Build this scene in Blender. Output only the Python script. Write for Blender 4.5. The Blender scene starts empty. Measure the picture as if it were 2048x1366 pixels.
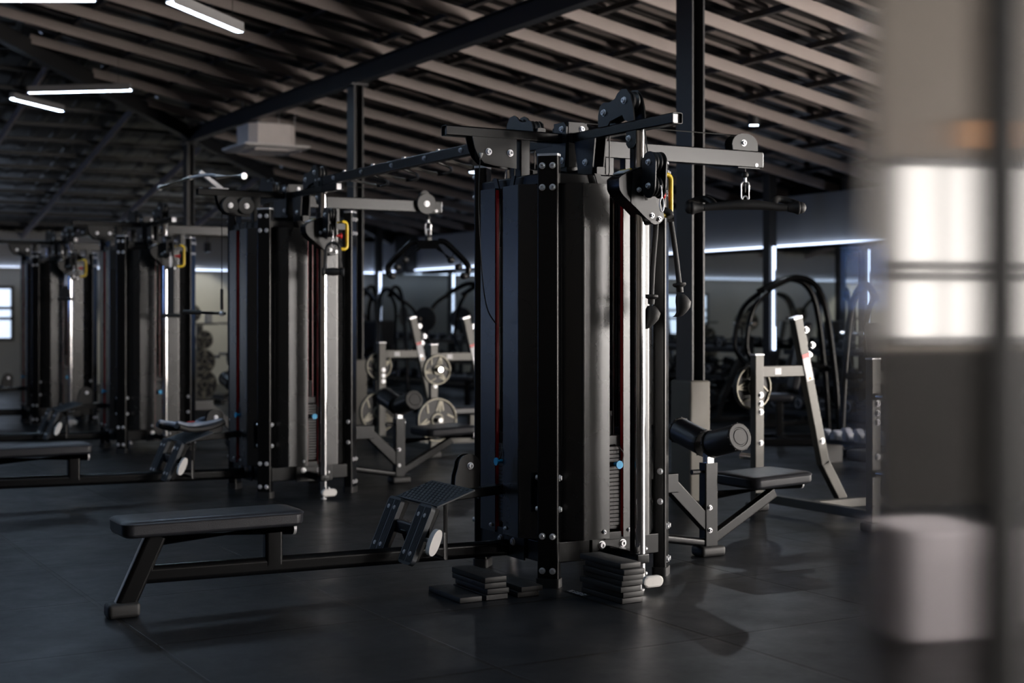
import bpy, bmesh, math, random
from mathutils import Vector, Matrix
random.seed(7)
S = bpy.context.scene
COL = S.collection
PI = math.pi
V = Vector

# ------------------------------------------------------------------ camera, world, exposure
CAM_H = 1.37
cam_d = bpy.data.cameras.new('camera')
cam = bpy.data.objects.new('camera', cam_d); COL.objects.link(cam)
cam.location = (0, 0, CAM_H)
cam.rotation_euler = (PI/2, 0, math.radians(-30))
cam_d.lens = 50.0; cam_d.sensor_width = 36.0
cam_d.shift_y = -48/2048
cam_d.clip_start = 0.05; cam_d.clip_end = 200
cam_d.dof.use_dof = True
cam_d.dof.focus_distance = 7.05
cam_d.dof.aperture_fstop = 1.8
S.camera = cam
S.view_settings.view_transform = 'Standard'
S.view_settings.look = 'None'
S.view_settings.exposure = 0.2
S.view_settings.gamma = 1.0
S.view_settings.use_curve_mapping = False
S.cycles.use_denoising = True
S.cycles.max_bounces = 7; S.cycles.diffuse_bounces = 3; S.cycles.glossy_bounces = 4
S.cycles.sample_clamp_indirect = 4.0
S.cycles.caustics_reflective = False
W = bpy.data.worlds.new('world'); S.world = W; W.use_nodes = True
W.node_tree.nodes['Background'].inputs[0].default_value = (.55, .68, 1, 1)
W.node_tree.nodes['Background'].inputs[1].default_value = 0.35

# strengths of the things that give off light
E_FRONT, E_RIGHT, E_BACK, E_LEFT = 0.85, 31.0, 1.2, 7.0
E_SIDE, E_LED, E_LAMP, E_SPOT = 23.0, 3.0, 42.0, 22.0

# ------------------------------------------------------------------ materials
def mat(name, col, rough=.5, metal=0.0, nscale=None, namp=.0, bump=0.0, bscale=200, emit=None, estr=0, spec=.5, coat=0, rvar=0.0):
    m = bpy.data.materials.new(name); m.use_nodes = True
    nt = m.node_tree; b = nt.nodes['Principled BSDF']
    b.inputs['Base Color'].default_value = (*col, 1)
    b.inputs['Roughness'].default_value = rough
    b.inputs['Metallic'].default_value = metal
    b.inputs['Specular IOR Level'].default_value = spec
    if coat: b.inputs['Coat Weight'].default_value = coat
    tc = nt.nodes.new('ShaderNodeTexCoord')
    if nscale:
        n = nt.nodes.new('ShaderNodeTexNoise'); n.inputs['Scale'].default_value = nscale
        n.inputs['Detail'].default_value = 5
        nt.links.new(tc.outputs['Object'], n.inputs['Vector'])
        mx = nt.nodes.new('ShaderNodeMix'); mx.data_type = 'RGBA'
        mx.inputs[6].default_value = (*[c*(1-namp) for c in col], 1)
        mx.inputs[7].default_value = (*[min(1, c*(1+namp)) for c in col], 1)
        nt.links.new(n.outputs['Fac'], mx.inputs[0])
        nt.links.new(mx.outputs[2], b.inputs['Base Color'])
        if rvar:
            mr = nt.nodes.new('ShaderNodeMapRange')
            mr.inputs[3].default_value = rough-rvar; mr.inputs[4].default_value = rough+rvar
            nt.links.new(n.outputs['Fac'], mr.inputs[0]); nt.links.new(mr.outputs[0], b.inputs['Roughness'])
    if bump:
        n2 = nt.nodes.new('ShaderNodeTexNoise'); n2.inputs['Scale'].default_value = bscale
        nt.links.new(tc.outputs['Object'], n2.inputs['Vector'])
        bp = nt.nodes.new('ShaderNodeBump'); bp.inputs['Strength'].default_value = bump
        bp.inputs['Distance'].default_value = .002
        nt.links.new(n2.outputs['Fac'], bp.inputs['Height']); nt.links.new(bp.outputs['Normal'], b.inputs['Normal'])
    if emit:
        b.inputs['Emission Color'].default_value = (*emit, 1)
        b.inputs['Emission Strength'].default_value = estr
    return m

M = {}
M['frame'] = mat('black_powder_coat', (.0035, .0037, .0043), .26, 0, 60, .1, spec=.32)
M['panel'] = mat('black_satin_shroud', (.010, .0103, .011), .27, .0, 3, .2, .05, 500, spec=.75, rvar=.05)
M['plate'] = mat('black_bracket_plate', (.007, .0072, .008), .32, 0, 60, .1, spec=.35)
M['chrome'] = mat('chrome', (.85, .85, .86), .09, 1.0, 20, .05)
M['steel'] = mat('zinc_steel', (.80, .80, .83), .3, .45, 40, .15)
M['cap'] = mat('silver_cap', (.66, .66, .69), .34, .5, 40, .1)
M['grip'] = mat('knurled_grip', (.72, .68, .62), .42, 0, 60, .12)
M['pad'] = mat('black_vinyl', (.022, .023, .028), .33, 0, 14, .2, .25, 260, rvar=.06)
M['rubber'] = mat('black_rubber', (.014, .014, .015), .55, 0, 30, .25, .2, 400)
M['tread'] = mat('ribbed_rubber', (.022, .027, .034), .5, 0, 30, .2, .2, 400)
M['white'] = mat('white_rubber', (.72, .70, .68), .45, 0, 20, .08)
M['yellow'] = mat('yellow_enamel', (.80, .55, .02), .3, 0, 20, .08)
M['red'] = mat('red_plastic', (.55, .01, .012), .35, 0, 20, .1)
M['redtrim'] = mat('red_edge_trim', (.30, .006, .010), .4, 0, 20, .1)
M['blue'] = mat('blue_knob', (.01, .32, .62), .35, 0, 20, .1)
M['cable'] = mat('black_cable', (.01, .01, .01), .4, 0, 50, .1)
M['stack'] = mat('stack_plate', (.035, .035, .036), .5, .0, 30, .2)
M['rope'] = mat('black_rope', (.016, .016, .018), .6, 0, 80, .3, .5, 300)
M['paper'] = mat('white_label', (.75, .74, .76), .5, 0, 20, .05)
M['ink'] = mat('black_ink', (.03, .03, .03), .5, 0, 20, .05)
M['orange'] = mat('orange_ink', (.8, .35, .03), .5, 0, 20, .05)
M['greyhandle'] = mat('grey_handle', (.30, .34, .42), .4, .2, 20, .1)
M['rafter'] = mat('taupe_steel', (.33, .275, .255), .5, 0, 3, .12, .1, 60)
M['sheet'] = mat('roof_sheet', (.012, .011, .011), .40, 0, 2, .2, spec=.6)
M['wainscot'] = mat('matt_dark_lining', (.018, .017, .016), .85, 0, 3, .2, spec=.15)
M['concrete'] = mat('pale_concrete', (.74, .70, .66), .8, 0, 2, .08, .3, 60)
M['beam'] = mat('dark_steel', (.02, .02, .021), .5, 0, 3, .2)
M['column'] = mat('column_paint', (.035, .034, .037), .42, 0, 5, .2, .1, 80)
M['wrap'] = mat('tan_column_wrap', (.15, .14, .12), .6, 0, 6, .15, .2, 120)
M['fascia'] = mat('grey_fascia', (.42, .42, .42), .6, 0, 2, .08)
M['wall'] = mat('warm_wall', (.15, .133, .117), .85, 0, 2, .08, spec=.15)
M['wallcream'] = mat('cream_wall', (.60, .59, .53), .7, 0, 2, .08)
M['darkwall'] = mat('dark_wall', (.05, .05, .052), .6, 0, 2, .15)
M['mirror'] = mat('wall_mirror', (.80, .84, .82), .02, 1.0, 1, .02)
M['acwhite'] = mat('ac_white', (.90, .85, .84), .45, 0, 10, .05)
M['lampgrey'] = mat('lamp_housing_grey', (.30, .29, .29), .5, .1, 6, .1)
M['acgrey'] = mat('ac_grey', (.85, .77, .74), .5, .0, 6, .1)
M['iron'] = mat('cast_iron', (.012, .012, .013), .5, .0, 30, .2, .2, 300)
M['gold'] = mat('pale_raised_lettering', (.30, .28, .225), .45, .3, 30, .1)
M['rackgrey'] = mat('grey_rack', (.075, .071, .061), .42, .1, 12, .15)
M['db'] = mat('dumbbell_black', (.022, .022, .024), .38, 0, 30, .2)
M['palevinyl'] = mat('pale_vinyl', (.55, .58, .68), .35, 0, 30, .1)
M['greyblock'] = mat('pale_grey_block', (.86, .80, .84), .6, 0, 8, .04)
M['brown'] = mat('orange_wood', (.42, .20, .08), .5, 0, 8, .2)
M['led'] = mat('led_strip', (.8, .85, 1), .4, emit=(.62, .74, 1.0), estr=E_LED)
M['lamp'] = mat('lamp_diffuser', (.9, .95, 1), .4, emit=(.58, .77, 1.0), estr=E_LAMP)
M['winwarm'] = mat('daylit_pane_warm', (.8, .8, .8), .2, emit=(1.0, .93, .86), estr=E_FRONT)
M['fill_right'] = mat('added_pane_neutral', (.8, .8, .8), .2, emit=(1.0, .94, .89), estr=E_RIGHT)
M['fill_side'] = mat('added_pane_side', (.8, .8, .8), .2, emit=(1.0, .92, .85), estr=E_SIDE)
M['winback'] = mat('daylit_pane_cool', (.8, .8, .8), .2, emit=(.62, .76, 1.0), estr=E_BACK)
M['fill_left'] = mat('added_pane_blue', (.8, .8, .8), .2, emit=(.22, .42, 1.0), estr=E_LEFT)

def floor_material():
    m = bpy.data.materials.new('black_rubber_tiles'); m.use_nodes = True
    nt = m.node_tree; b = nt.nodes['Principled BSDF']; L = nt.links.new
    tc = nt.nodes.new('ShaderNodeTexCoord')
    br = nt.nodes.new('ShaderNodeTexBrick')
    mp = nt.nodes.new('ShaderNodeMapping'); mp.inputs['Location'].default_value = (-1.68, -6.94, 0)
    L(tc.outputs['Object'], mp.inputs['Vector']); L(mp.outputs[0], br.inputs['Vector'])
    br.offset = 0; br.inputs['Scale'].default_value = 1.0
    br.inputs['Brick Width'].default_value = 1.05; br.inputs['Row Height'].default_value = 1.05
    br.inputs['Mortar Size'].default_value = .014; br.inputs['Mortar Smooth'].default_value = .3
    br.inputs['Color1'].default_value = (.0075, .0090, .0115, 1); br.inputs['Color2'].default_value = (.0095, .0112, .0140, 1)
    br.inputs['Mortar'].default_value = (.003, .003, .003, 1)
    n = nt.nodes.new('ShaderNodeTexNoise'); n.inputs['Scale'].default_value = 2.2; n.inputs['Detail'].default_value = 8; n.inputs['Roughness'].default_value = .7
    L(tc.outputs['Object'], n.inputs['Vector'])
    mr = nt.nodes.new('ShaderNodeMapRange'); mr.inputs[1].default_value = .3; mr.inputs[2].default_value = .75
    mr.inputs[3].default_value = .30; mr.inputs[4].default_value = .52
    L(n.outputs['Fac'], mr.inputs[0]); L(mr.outputs[0], b.inputs['Roughness'])
    # pale scuff specks
    n2 = nt.nodes.new('ShaderNodeTexNoise'); n2.inputs['Scale'].default_value = 38; n2.inputs['Detail'].default_value = 6
    L(tc.outputs['Object'], n2.inputs['Vector'])
    r2 = nt.nodes.new('ShaderNodeMapRange'); r2.inputs[1].default_value = .64; r2.inputs[2].default_value = .80; r2.inputs[3].default_value = 0; r2.inputs[4].default_value = .55
    L(n2.outputs['Fac'], r2.inputs[0])
    mx = nt.nodes.new('ShaderNodeMix'); mx.data_type = 'RGBA'; mx.inputs[7].default_value = (.07, .07, .075, 1)
    L(r2.outputs[0], mx.inputs[0]); L(br.outputs['Color'], mx.inputs[6]); L(mx.outputs[2], b.inputs['Base Color'])
    bp = nt.nodes.new('ShaderNodeBump'); bp.inputs['Strength'].default_value = .6; bp.inputs['Distance'].default_value = .004; bp.invert = True
    L(br.outputs['Fac'], bp.inputs['Height'])
    n3 = nt.nodes.new('ShaderNodeTexNoise'); n3.inputs['Scale'].default_value = 160
    L(tc.outputs['Object'], n3.inputs['Vector'])
    bp2 = nt.nodes.new('ShaderNodeBump'); bp2.inputs['Strength'].default_value = .12; bp2.inputs['Distance'].default_value = .002
    L(n3.outputs['Fac'], bp2.inputs['Height']); L(bp.outputs[0], bp2.inputs['Normal']); L(bp2.outputs[0], b.inputs['Normal'])
    b.inputs['Specular IOR Level'].default_value = .36
    return m
M['floor'] = floor_material()

def brushed_material():
    m = bpy.data.materials.new('brushed_mirror_steel'); m.use_nodes = True
    nt = m.node_tree; b = nt.nodes['Principled BSDF']
    b.inputs['Base Color'].default_value = (.86, .86, .86, 1); b.inputs['Metallic'].default_value = 1
    b.inputs['Roughness'].default_value = .05; b.inputs['Anisotropic'].default_value = .9
    tg = nt.nodes.new('ShaderNodeTangent'); tg.direction_type = 'RADIAL'; tg.axis = 'Z'
    nt.links.new(tg.outputs[0], b.inputs['Tangent'])
    return m
M['brushed'] = brushed_material()

# ------------------------------------------------------------------ mesh builder
def frame_of(d, up=(0, 0, 1)):
    d = V(d).normalized(); u = V(up)
    if abs(d.dot(u.normalized())) > .98: u = V((0, 1, 0))
    s = d.cross(u).normalized(); t = s.cross(d).normalized()
    return s, t, d

class MB:
    def __init__(self): self.bm = bmesh.new(); self.M = Matrix.Identity(4); self.mi = 0
    def v(self, p): return self.bm.verts.new(self.M @ V(p))
    def f(self, vs):
        try: fc = self.bm.faces.new(vs); fc.material_index = self.mi; return fc
        except ValueError: return None
    def loft(self, rings, caps=True, closed=False):
        R = [[self.v(p) for p in r] for r in rings]; n = len(R[0])
        m = len(R)
        for i in range(m if closed else m-1):
            a, b = R[i], R[(i+1) % m]
            for k in range(n): self.f([a[k], a[(k+1) % n], b[(k+1) % n], b[k]])
        if caps and not closed:
            self.f(R[0][::-1]); self.f(R[-1])
        return self
    def box(self, c, s, r=.0, rot=None, seg=2):
        t = bmesh.new(); bmesh.ops.create_cube(t, size=1)
        for w in t.verts: w.co = V((w.co.x*s[0], w.co.y*s[1], w.co.z*s[2]))
        if r: bmesh.ops.bevel(t, geom=t.edges[:], offset=min(r, min(s)*.48), segments=seg, profile=.5, affect='EDGES')
        mm = Matrix.Translation(V(c)) @ (rot if rot else Matrix.Identity(4))
        vm = {w: self.v(mm @ w.co) for w in t.verts}
        for fc in t.faces: self.f([vm[w] for w in fc.verts])
        t.free(); return self
    @staticmethod
    def rr(w, h, r, n=3):
        r = min(r, w*.499, h*.499); out = []
        for cx, cy, a0 in ((w/2-r, h/2-r, 0), (-w/2+r, h/2-r, PI/2), (-w/2+r, -h/2+r, PI), (w/2-r, -h/2+r, 3*PI/2)):
            for k in range(n+1):
                a = a0+PI/2*k/n; out.append((cx+r*math.cos(a), cy+r*math.sin(a)))
        return out
    def beam(self, p0, p1, w, h, r=.006, up=(0, 0, 1), n=3):
        """rounded rectangular tube from p0 to p1, w sideways, h along up"""
        p0, p1 = V(p0), V(p1); s, t, d = frame_of(p1-p0, up)
        pr = self.rr(w, h, r, n)
        return self.loft([[p+s*a+t*b for a, b in pr] for p in (p0, p1)])
    def cyl(self, p0, p1, r, n=20, r2=None):
        p0, p1 = V(p0), V(p1); s, t, d = frame_of(p1-p0)
        r2 = r if r2 is None else r2
        return self.loft([[p+s*q*math.cos(2*PI*k/n)+t*q*math.sin(2*PI*k/n) for k in range(n)] for p, q in ((p0, r), (p1, r2))])
    def lathe(self, p0, d, prof, n=20):
        """prof: (distance along d, radius)"""
        p0 = V(p0); s, t, d = frame_of(d)
        return self.loft([[p0+d*z+s*q*math.cos(2*PI*k/n)+t*q*math.sin(2*PI*k/n) for k in range(n)] for z, q in prof])
    def tube(self, pts, r, n=10, closed=False, radii=None):
        pts = [V(p) for p in pts]; m = len(pts); rings = []; prev = None
        for i, p in enumerate(pts):
            if closed: d = pts[(i+1) % m]-pts[i-1]
            else: d = pts[min(i+1, m-1)]-pts[max(i-1, 0)]
            d.normalize()
            if prev is None: s, t, _ = frame_of(d)
            else:
                s = prev-d*prev.dot(d); s.normalize(); t = d.cross(s)
            prev = s; q = radii[i] if radii else r
            rings.append([p+s*q*math.cos(2*PI*k/n)+t*q*math.sin(2*PI*k/n) for k in range(n)])
        return self.loft(rings, closed=closed)
    def plate(self, o, u, w, pts, th):
        """outline pts in the plane (u, w) through o, thickness th centred on the plane"""
        o, u, w = V(o), V(u).normalized(), V(w).normalized(); nn = u.cross(w)
        return self.loft([[o+u*a+w*b+nn*k for a, b in pts] for k in (-th/2, th/2)])
    def sphere(self, c, r, n=14, sc=(1, 1, 1)):
        c = V(c); rings = []
        for i in range(1, n//2+1):
            a = PI*i/(n//2+1)
            rings.append([c+V((r*sc[0]*math.sin(a)*math.cos(2*PI*k/n), r*sc[1]*math.sin(a)*math.sin(2*PI*k/n), -r*sc[2]*math.cos(a))) for k in range(n)])
        return self.loft(rings)
    def build(self, name, m, parent=None, angle=35):
        bmesh.ops.recalc_face_normals(self.bm, faces=self.bm.faces[:])
        me = bpy.data.meshes.new(name); self.bm.to_mesh(me); self.bm.free()
        for x in (m if isinstance(m, (list, tuple)) else [m]): me.materials.append(M[x])
        me.polygons.foreach_set('use_smooth', [True]*len(me.polygons))
        me.set_sharp_from_angle(angle=math.radians(angle))
        o = bpy.data.objects.new(name, me); COL.objects.link(o)
        if parent: o.parent = parent
        wn = o.modifiers.new('weighted_normal', 'WEIGHTED_NORMAL'); wn.keep_sharp = True; wn.weight = 100
        return o

def smooth(pts, k=6, closed=False):
    """Catmull-Rom through pts"""
    P = [V(p) for p in pts]; n = len(P); out = []
    for i in range(n if closed else n-1):
        a, b, c, d = (P[(i-1) % n], P[i], P[(i+1) % n], P[(i+2) % n]) if closed else (P[max(i-1, 0)], P[i], P[i+1], P[min(i+2, n-1)])
        for j in range(k):
            t = j/k
            out.append(.5*((2*b)+(c-a)*t+(2*a-5*b+4*c-d)*t*t+(3*b-a-3*c+d)*t**3))
    if not closed: out.append(P[-1])
    return out

def tag(o, label, cat, group=None):
    o['label'] = label; o['category'] = cat
    if group: o['group'] = group
    return o
def struct(o): o['kind'] = 'structure'; return o
def thing(name, label, cat, loc=(0, 0, 0), rz=0, group=None):
    o = bpy.data.objects.new(name, None); COL.objects.link(o); o.empty_display_size = .1
    o.location = loc; o.rotation_euler = (0, 0, rz)
    return tag(o, label, cat, group)
def dup(root, loc, rz=None, label=None, group=None, skip=()):
    def cp(o, par):
        c = o.copy(); COL.objects.link(c)
        if par: c.parent = par
        for ch in o.children:
            if ch not in skip: cp(ch, c)
        return c
    r = cp(root, None); r.location = loc
    if rz is not None: r.rotation_euler = (0, 0, rz)
    if label: r['label'] = label
    if group: r['group'] = group
    return r
_bolt = {}
def bolt(parent, p, d, r=.0125, h=.013):
    """a socket-head bolt at p pointing along d"""
    k = (r, h)
    if k not in _bolt:
        mb = MB(); mb.lathe((0, 0, 0), (0, 0, 1), [(0, r*1.35), (.003, r*1.35), (.0031, r), (h-.002, r), (h, r*.86), (h, r*.5), (h-.007, r*.45)], 14)
        o = mb.build('bolt', 'steel'); _bolt[k] = o.data; bpy.data.objects.remove(o)
    o = bpy.data.objects.new('bolt', _bolt[k]); COL.objects.link(o); o.parent = parent
    o.location = p; o.rotation_mode = 'QUATERNION'; o.rotation_quaternion = V((0, 0, 1)).rotation_difference(V(d).normalized())
    return o

# ------------------------------------------------------------------ the hall
A0, A1, B0, B1 = -12.0, 13.07, -8.0, 28.5          # inner faces of the four walls
SL = .183                                            # roof slope
RA = -5.0                                            # ridge
def rz(a): return 4.2+SL*(6.5-a)                     # underside of the rafters on the main slope
def hz(b): return 4.2+SL*(6.5-(b-14.5))              # the same on the hipped end
def lz(a): return rz(RA)-SL*(RA-a)
mb = MB(); mb.box(((A0+A1)/2, (B0+B1)/2, -.05), (A1-A0+.6, B1-B0+.6, .1)); struct(mb.build('floor', 'floor'))
mb = MB(); mb.box((A1+.1, (B0+B1)/2, 1.6), (.2, B1-B0+.4, 3.2)); struct(mb.build('wall_right', 'wainscot'))
mb = MB(); mb.box(((A0+A1)/2, B1+.1, 1.6), (A1-A0+.4, .2, 3.2)); struct(mb.build('wall_back', 'wallcream'))
mb = MB(); mb.box((A0-.1, (B0+B1)/2, 2.6), (.2, B1-B0+.4, 5.2)); struct(mb.build('wall_left', 'wall'))
mb = MB(); mb.plate((0, B0-.1, 0), (1, 0, 0), (0, 0, 1), [(A0-.2, 0), (A1+.2, 0), (A1+.2, rz(A1)+.2), (RA, rz(RA)+.2), (A0-.2, lz(A0)+.2)], .2)
struct(mb.build('wall_front', 'wall'))
# corrugated roof sheets: main slope, hipped end, far slope
mb = MB(); OFF = .222
CUT, CB = 8.2, -1.6                                   # the roof stops at CUT in front of CB: an unseen opening added to let light in
def ribs(b0, b1, p=.34, h=-.012):
    out = []; b = b0
    while b < b1:
        out += [(b, 0), (b+.20, 0), (b+.225, h), (b+.315, h)]; b += p
    return out+[(b1, 0)]
pr = ribs(B0-.1, B1)
vs = []
for b, h in pr:
    a0 = max(RA, b-14.5)
    a0 = min(a0, A1+.2)
    a1 = CUT if b < CB else A1+.25
    vs.append((mb.v((a0, b, rz(a0)+OFF+h)), mb.v((a1, b, rz(a1)+OFF+h))))
for p, q in zip(vs, vs[1:]): mb.f([p[0], p[1], q[1], q[0]])
vs = []
for a, h in ribs(A0-.1, A1+.2):
    b0 = 9.5+abs(a-RA)
    vs.append((mb.v((a, b0, hz(b0)+OFF+h)), mb.v((a, B1+.25, hz(B1+.25)+OFF+h))))
for p, q in zip(vs, vs[1:]): mb.f([p[0], p[1], q[1], q[0]])
mb.f([mb.v(p) for p in ((RA, B0-.1, rz(RA)+OFF), (RA, 9.5, rz(RA)+OFF), (A0-.2, 16.7, lz(A0-.2)+OFF), (A0-.2, B0-.1, lz(A0-.2)+OFF))])
struct(mb.build('ceiling', 'sheet', angle=10))
# rafters on the main slope, each an object
b = B0+.04
while b < B1-1:
    a0 = max(RA, b-14.5)+.05
    if a0 < A1-.5:
        a1 = CUT if b < CB else A1
        mb = MB(); mb.beam((a0, b, rz(a0)+.0575), (a1, b, rz(a1)+.0575), .026, .115, .004, n=1)
        struct(mb.build('rafter', 'rafter'))
    b += 1.0
# slim light purlins above the battens, two in every bay
b = B0+.04
while b < B1-1:
    for q in (.60, .87):
        a0 = max(RA, b+q-14.5)+.1; a1 = CUT if b < CB else A1
        if a0 < A1-.5:
            mb = MB(); mb.beam((a0, b+q, rz(a0)+.189), (a1, b+q, rz(a1)+.189), .03, .034, .003, n=1); struct(mb.build('purlin', 'rafter'))
    b += 1.0
# rafters of the hipped end
a = -11.0
while a < A1:
    b0 = 9.5+abs(a-RA)+.1
    if b0 < B1-.6:
        mb = MB(); mb.beam((a, b0, hz(b0)+.0575), (a, B1, hz(B1)+.0575), .04, .115, .004, n=1)
        struct(mb.build('rafter', 'rafter'))
    a += 1.5
# battens between rafters and sheet
a = RA+.4
while a < A1:
    mb = MB(); mb.beam((a, B0 if a < CUT else CB, rz(a)+.143), (a, min(B1-1, a+14.4), rz(a)+.143), .06, .055, .003, n=1); struct(mb.build('batten', 'beam')); a += .85
b = 10.4
while b < B1:
    ex = b-9.5
    mb = MB(); mb.beam((max(A0, RA-ex), b, hz(b)+.143), (min(A1, RA+ex), b, hz(b)+.143), .045, .055, .003, n=1); struct(mb.build('batten', 'beam')); b += .75
mb = MB()                                            # hip rafter
mb.beam((RA, 9.5, rz(RA)-.05), (A1, 27.57, rz(A1)-.05), .12, .2, .004, n=1); struct(mb.build('hip_rafter', 'beam'))

def hbeam(mb, p0, p1, fl, dep, t=.012, up=(0, 0, 1)):
    """H section: flange width fl (sideways), depth dep (along up)"""
    p0, p1 = V(p0), V(p1); s, u, d = frame_of(p1-p0, up)
    x, y, w = fl/2, dep/2, t/2
    pr = [(-x, -y), (x, -y), (x, -y+t), (w, -y+t), (w, y-t), (x, y-t), (x, y), (-x, y), (-x, y-t), (-w, y-t), (-w, -y+t), (-x, -y+t)]
    rings = [[p+s*a+u*b for a, b in pr] for p in (p0, p1)]
    R = [[mb.v(p) for p in r] for r in rings]
    for k in range(12): mb.f([R[0][k], R[0][(k+1) % 12], R[1][(k+1) % 12], R[1][k]])
    mb.f(R[0][::-1]); mb.f(R[1])
COLS = (8.58, 14.8, 21.0)
mb = MB(); hbeam(mb, (6.5, B0, 4.1), (6.5, 21.1, 4.1), .12, .2); struct(mb.build('roof_beam', 'beam'))
for b in (2.4, )+COLS:
    mb = MB()
    top = 4.0
    mb2 = mb; mb.M = Matrix.Identity(4)
    hbeam(mb, (6.5, b, 0), (6.5, b, top), .2, .115, up=(1, 0, 0))
    mb.box((6.5, b, top-.01), (.2, .26, .02))
    c = struct(mb.build('column', 'column'))
for b in (2.4, )+COLS:
    mb = MB(); mb.box((6.5, b, .45), (.19, .25, .9), .018, seg=3)
    tag(mb.build('column_wrap', 'wrap'), {2.4: 'tan padded wrap around the foot of the steel column beyond the frame', 8.58: 'tan padded wrap around the foot of the tall steel column nearest the lat seat',
        14.8: 'dark padded wrap around the foot of the middle steel column, behind second cable machine', 21.0: 'padded wrap around the foot of the farthest steel column, behind third cable machine'}[b], 'column padding', 'column wraps')

# pale fascia band over the mirrors, with its light line
mb = MB(); mb.box((A1-.14, (8.2+B1)/2, 2.665), (.26, B1-8.2, .67), .004); struct(mb.build('trim_1', 'fascia'))
mb = MB(); mb.box(((-9.0+A1)/2, B1-.14, 2.665), (A1+9.0, .26, .67), .004); struct(mb.build('trim_2', 'fascia'))
mb = MB(); mb.box((A1-.015, (8.2+B1)/2, 1.29), (.02, B1-8.2-.1, 2.0)); struct(mb.build('mirror_wall', 'mirror'))
def strip(p, s, label, par=None):
    t = thing('led_strip', label, 'strip light', p)
    mb = MB(); mb.box((0, 0, 0), s, .004); mb.build('diffuser', 'led', t)
    mb = MB(); mb.box((s[0]*.0+.0, 0, s[2]*.0), (s[0]*.55, s[1]*1.0+.01, s[2]*.55)); mb.build('channel', 'steel', t)
    return t
strip((A1-.30, (8.2+B1)/2, 2.335), (.04, B1-8.5, .022), 'long bluish white light line under the grey fascia on mirrored wall')
strip(((-8.7+A1)/2, B1-.30, 2.335), (A1+8.2, .04, .022), 'bluish white light line under the fascia on the far cream wall')
# slim columns before the mirrors, each with an upright light strip
for i, b in enumerate((14.4, 20.5, 26.6)):
    mb = MB(); mb.box((12.2, b, 1.62), (.13, .13, 3.24-.02*0), .004); struct(mb.build('column', 'beam'))
    strip((12.20, b-.085, 1.62), (.036, .03, 1.35), ('upright white light strip on slim dark column behind the lat bar', 'upright white light strip hidden behind the nearest cable machine', 'upright bluish light strip on slim column below the black wall speaker')[i])
mb = MB(); mb.box((12.75, 26.3, 2.66), (.4, .5, .78), .02)
t = thing('wall_speaker', 'black loudspeaker cabinet hung on the grey fascia above a light strip', 'speaker', (0, 0, 0))
mb.build('cabinet', 'rubber', t)
mb = MB(); mb.box((12.54, 26.3, 2.66), (.02, .44, .7), .006); mb.build('front_mesh', 'iron', t)

# windows: steel frames with glowing panes, several added out of view for light
WN = [0]
def window(o, u, n, wid, z0, z1, cols, rows, mt, bar=.06):
    """o: point on the wall, u: along the wall, n: into the room"""
    WN[0] += 1
    t = bpy.data.objects.new('window_%d' % WN[0], None); COL.objects.link(t); struct(t)
    o, u, n = V(o), V(u), V(n)
    def bar_(p0, p1): fr.beam(p0+n*.03, p1+n*.03, bar, .06, .004, up=n, n=1)
    fr = MB(); zz = [z0+(z1-z0)*r for r in rows]
    for k in range(cols+1): bar_(o+u*(wid*k/cols)+V((0, 0, z0)), o+u*(wid*k/cols)+V((0, 0, z1)))
    for z in zz: bar_(o+V((0, 0, z))-u*.03, o+u*(wid+.03)+V((0, 0, z)))
    fr.build('window_frame', 'column', t)
    for k in range(cols):
        pn = MB()
        for a, b in zip(zz, zz[1:]):
            pn.loft([[o+n*q+u*(wid*(k+i)/cols)+V((0, 0, z)) for i, z in ((0, a), (1, a), (1, b), (0, b))] for q in (.012, .018)])
        pn.build('window_pane', mt, t)
for a in (2.64, 5.64, 8.64): window((a, B0, 0), (1, 0, 0), (0, 1, 0), 2.43, 1.20, 2.50, 6, (0, .36, .42, 1), 'winwarm')
mb = MB(); mb.box(((A0+A1)/2, B0+.03, .56), (A1-A0, .06, 1.12), .004); struct(mb.build('trim_3', 'wainscot'))
mb = MB(); mb.box((6.42, B0+.02, 2.72), (.42, .04, .20), .004); tag(mb.build('wall_board', 'brown'), 'orange brown board high on the front wall, seen blurred in the polished pillar', 'board')
for b in (-7.96, -5.1): window((A1, b, 0), (0, 1, 0), (-1, 0, 0), 2.75, .30, 4.1, 4, (0, .33, .66, 1), 'fill_right')  # unseen tall panes added to brighten the towers' arms and flat faces
mb = MB(); mb.box((A1+.1, -4.8, 3.7), (.2, 6.4, 1.0)); struct(mb.build('wall_right', 'wainscot'))
window((12.55, B0, 0), (1, 0, 0), (0, 1, 0), .5, .30, 4.1, 2, (0, .33, .66, 1), 'fill_right')  # unseen narrow panes added for the nearest tower's shroud to reflect
mb = MB(); mb.box((10.25, B0+.04, 2.4), (3.95, .08, 4.8), .004); struct(mb.build('added_lining', 'wainscot'))  # unseen dark lining added so the farther towers reflect less light
for b in (-1.6, 1.4, 4.4): window((A1, b, 0), (0, 1, 0), (-1, 0, 0), 2.75, .25, 2.75, 4, (0, .5, 1), 'fill_side')  # unseen panes added to light the rafters from the right
for a in (-8.2, -5.4): window((a, B1, 0), (1, 0, 0), (0, -1, 0), 2.6, .6, 2.4, 5, (0, .45, .7, 1), 'winback')  # added out of view for cool light from the far left
window((4.0, B1, 0), (1, 0, 0), (0, -1, 0), 1.35, .95, 1.95, 2, (0, .4, .6, 1), 'winback')
for b in (23, ): window((A0, b, 0), (0, 1, 0), (1, 0, 0), 4.2, 1.5, 2.8, 5, (0, .5, 1), 'fill_left')  # unseen blue panes added to tint the hipped roof end

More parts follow.
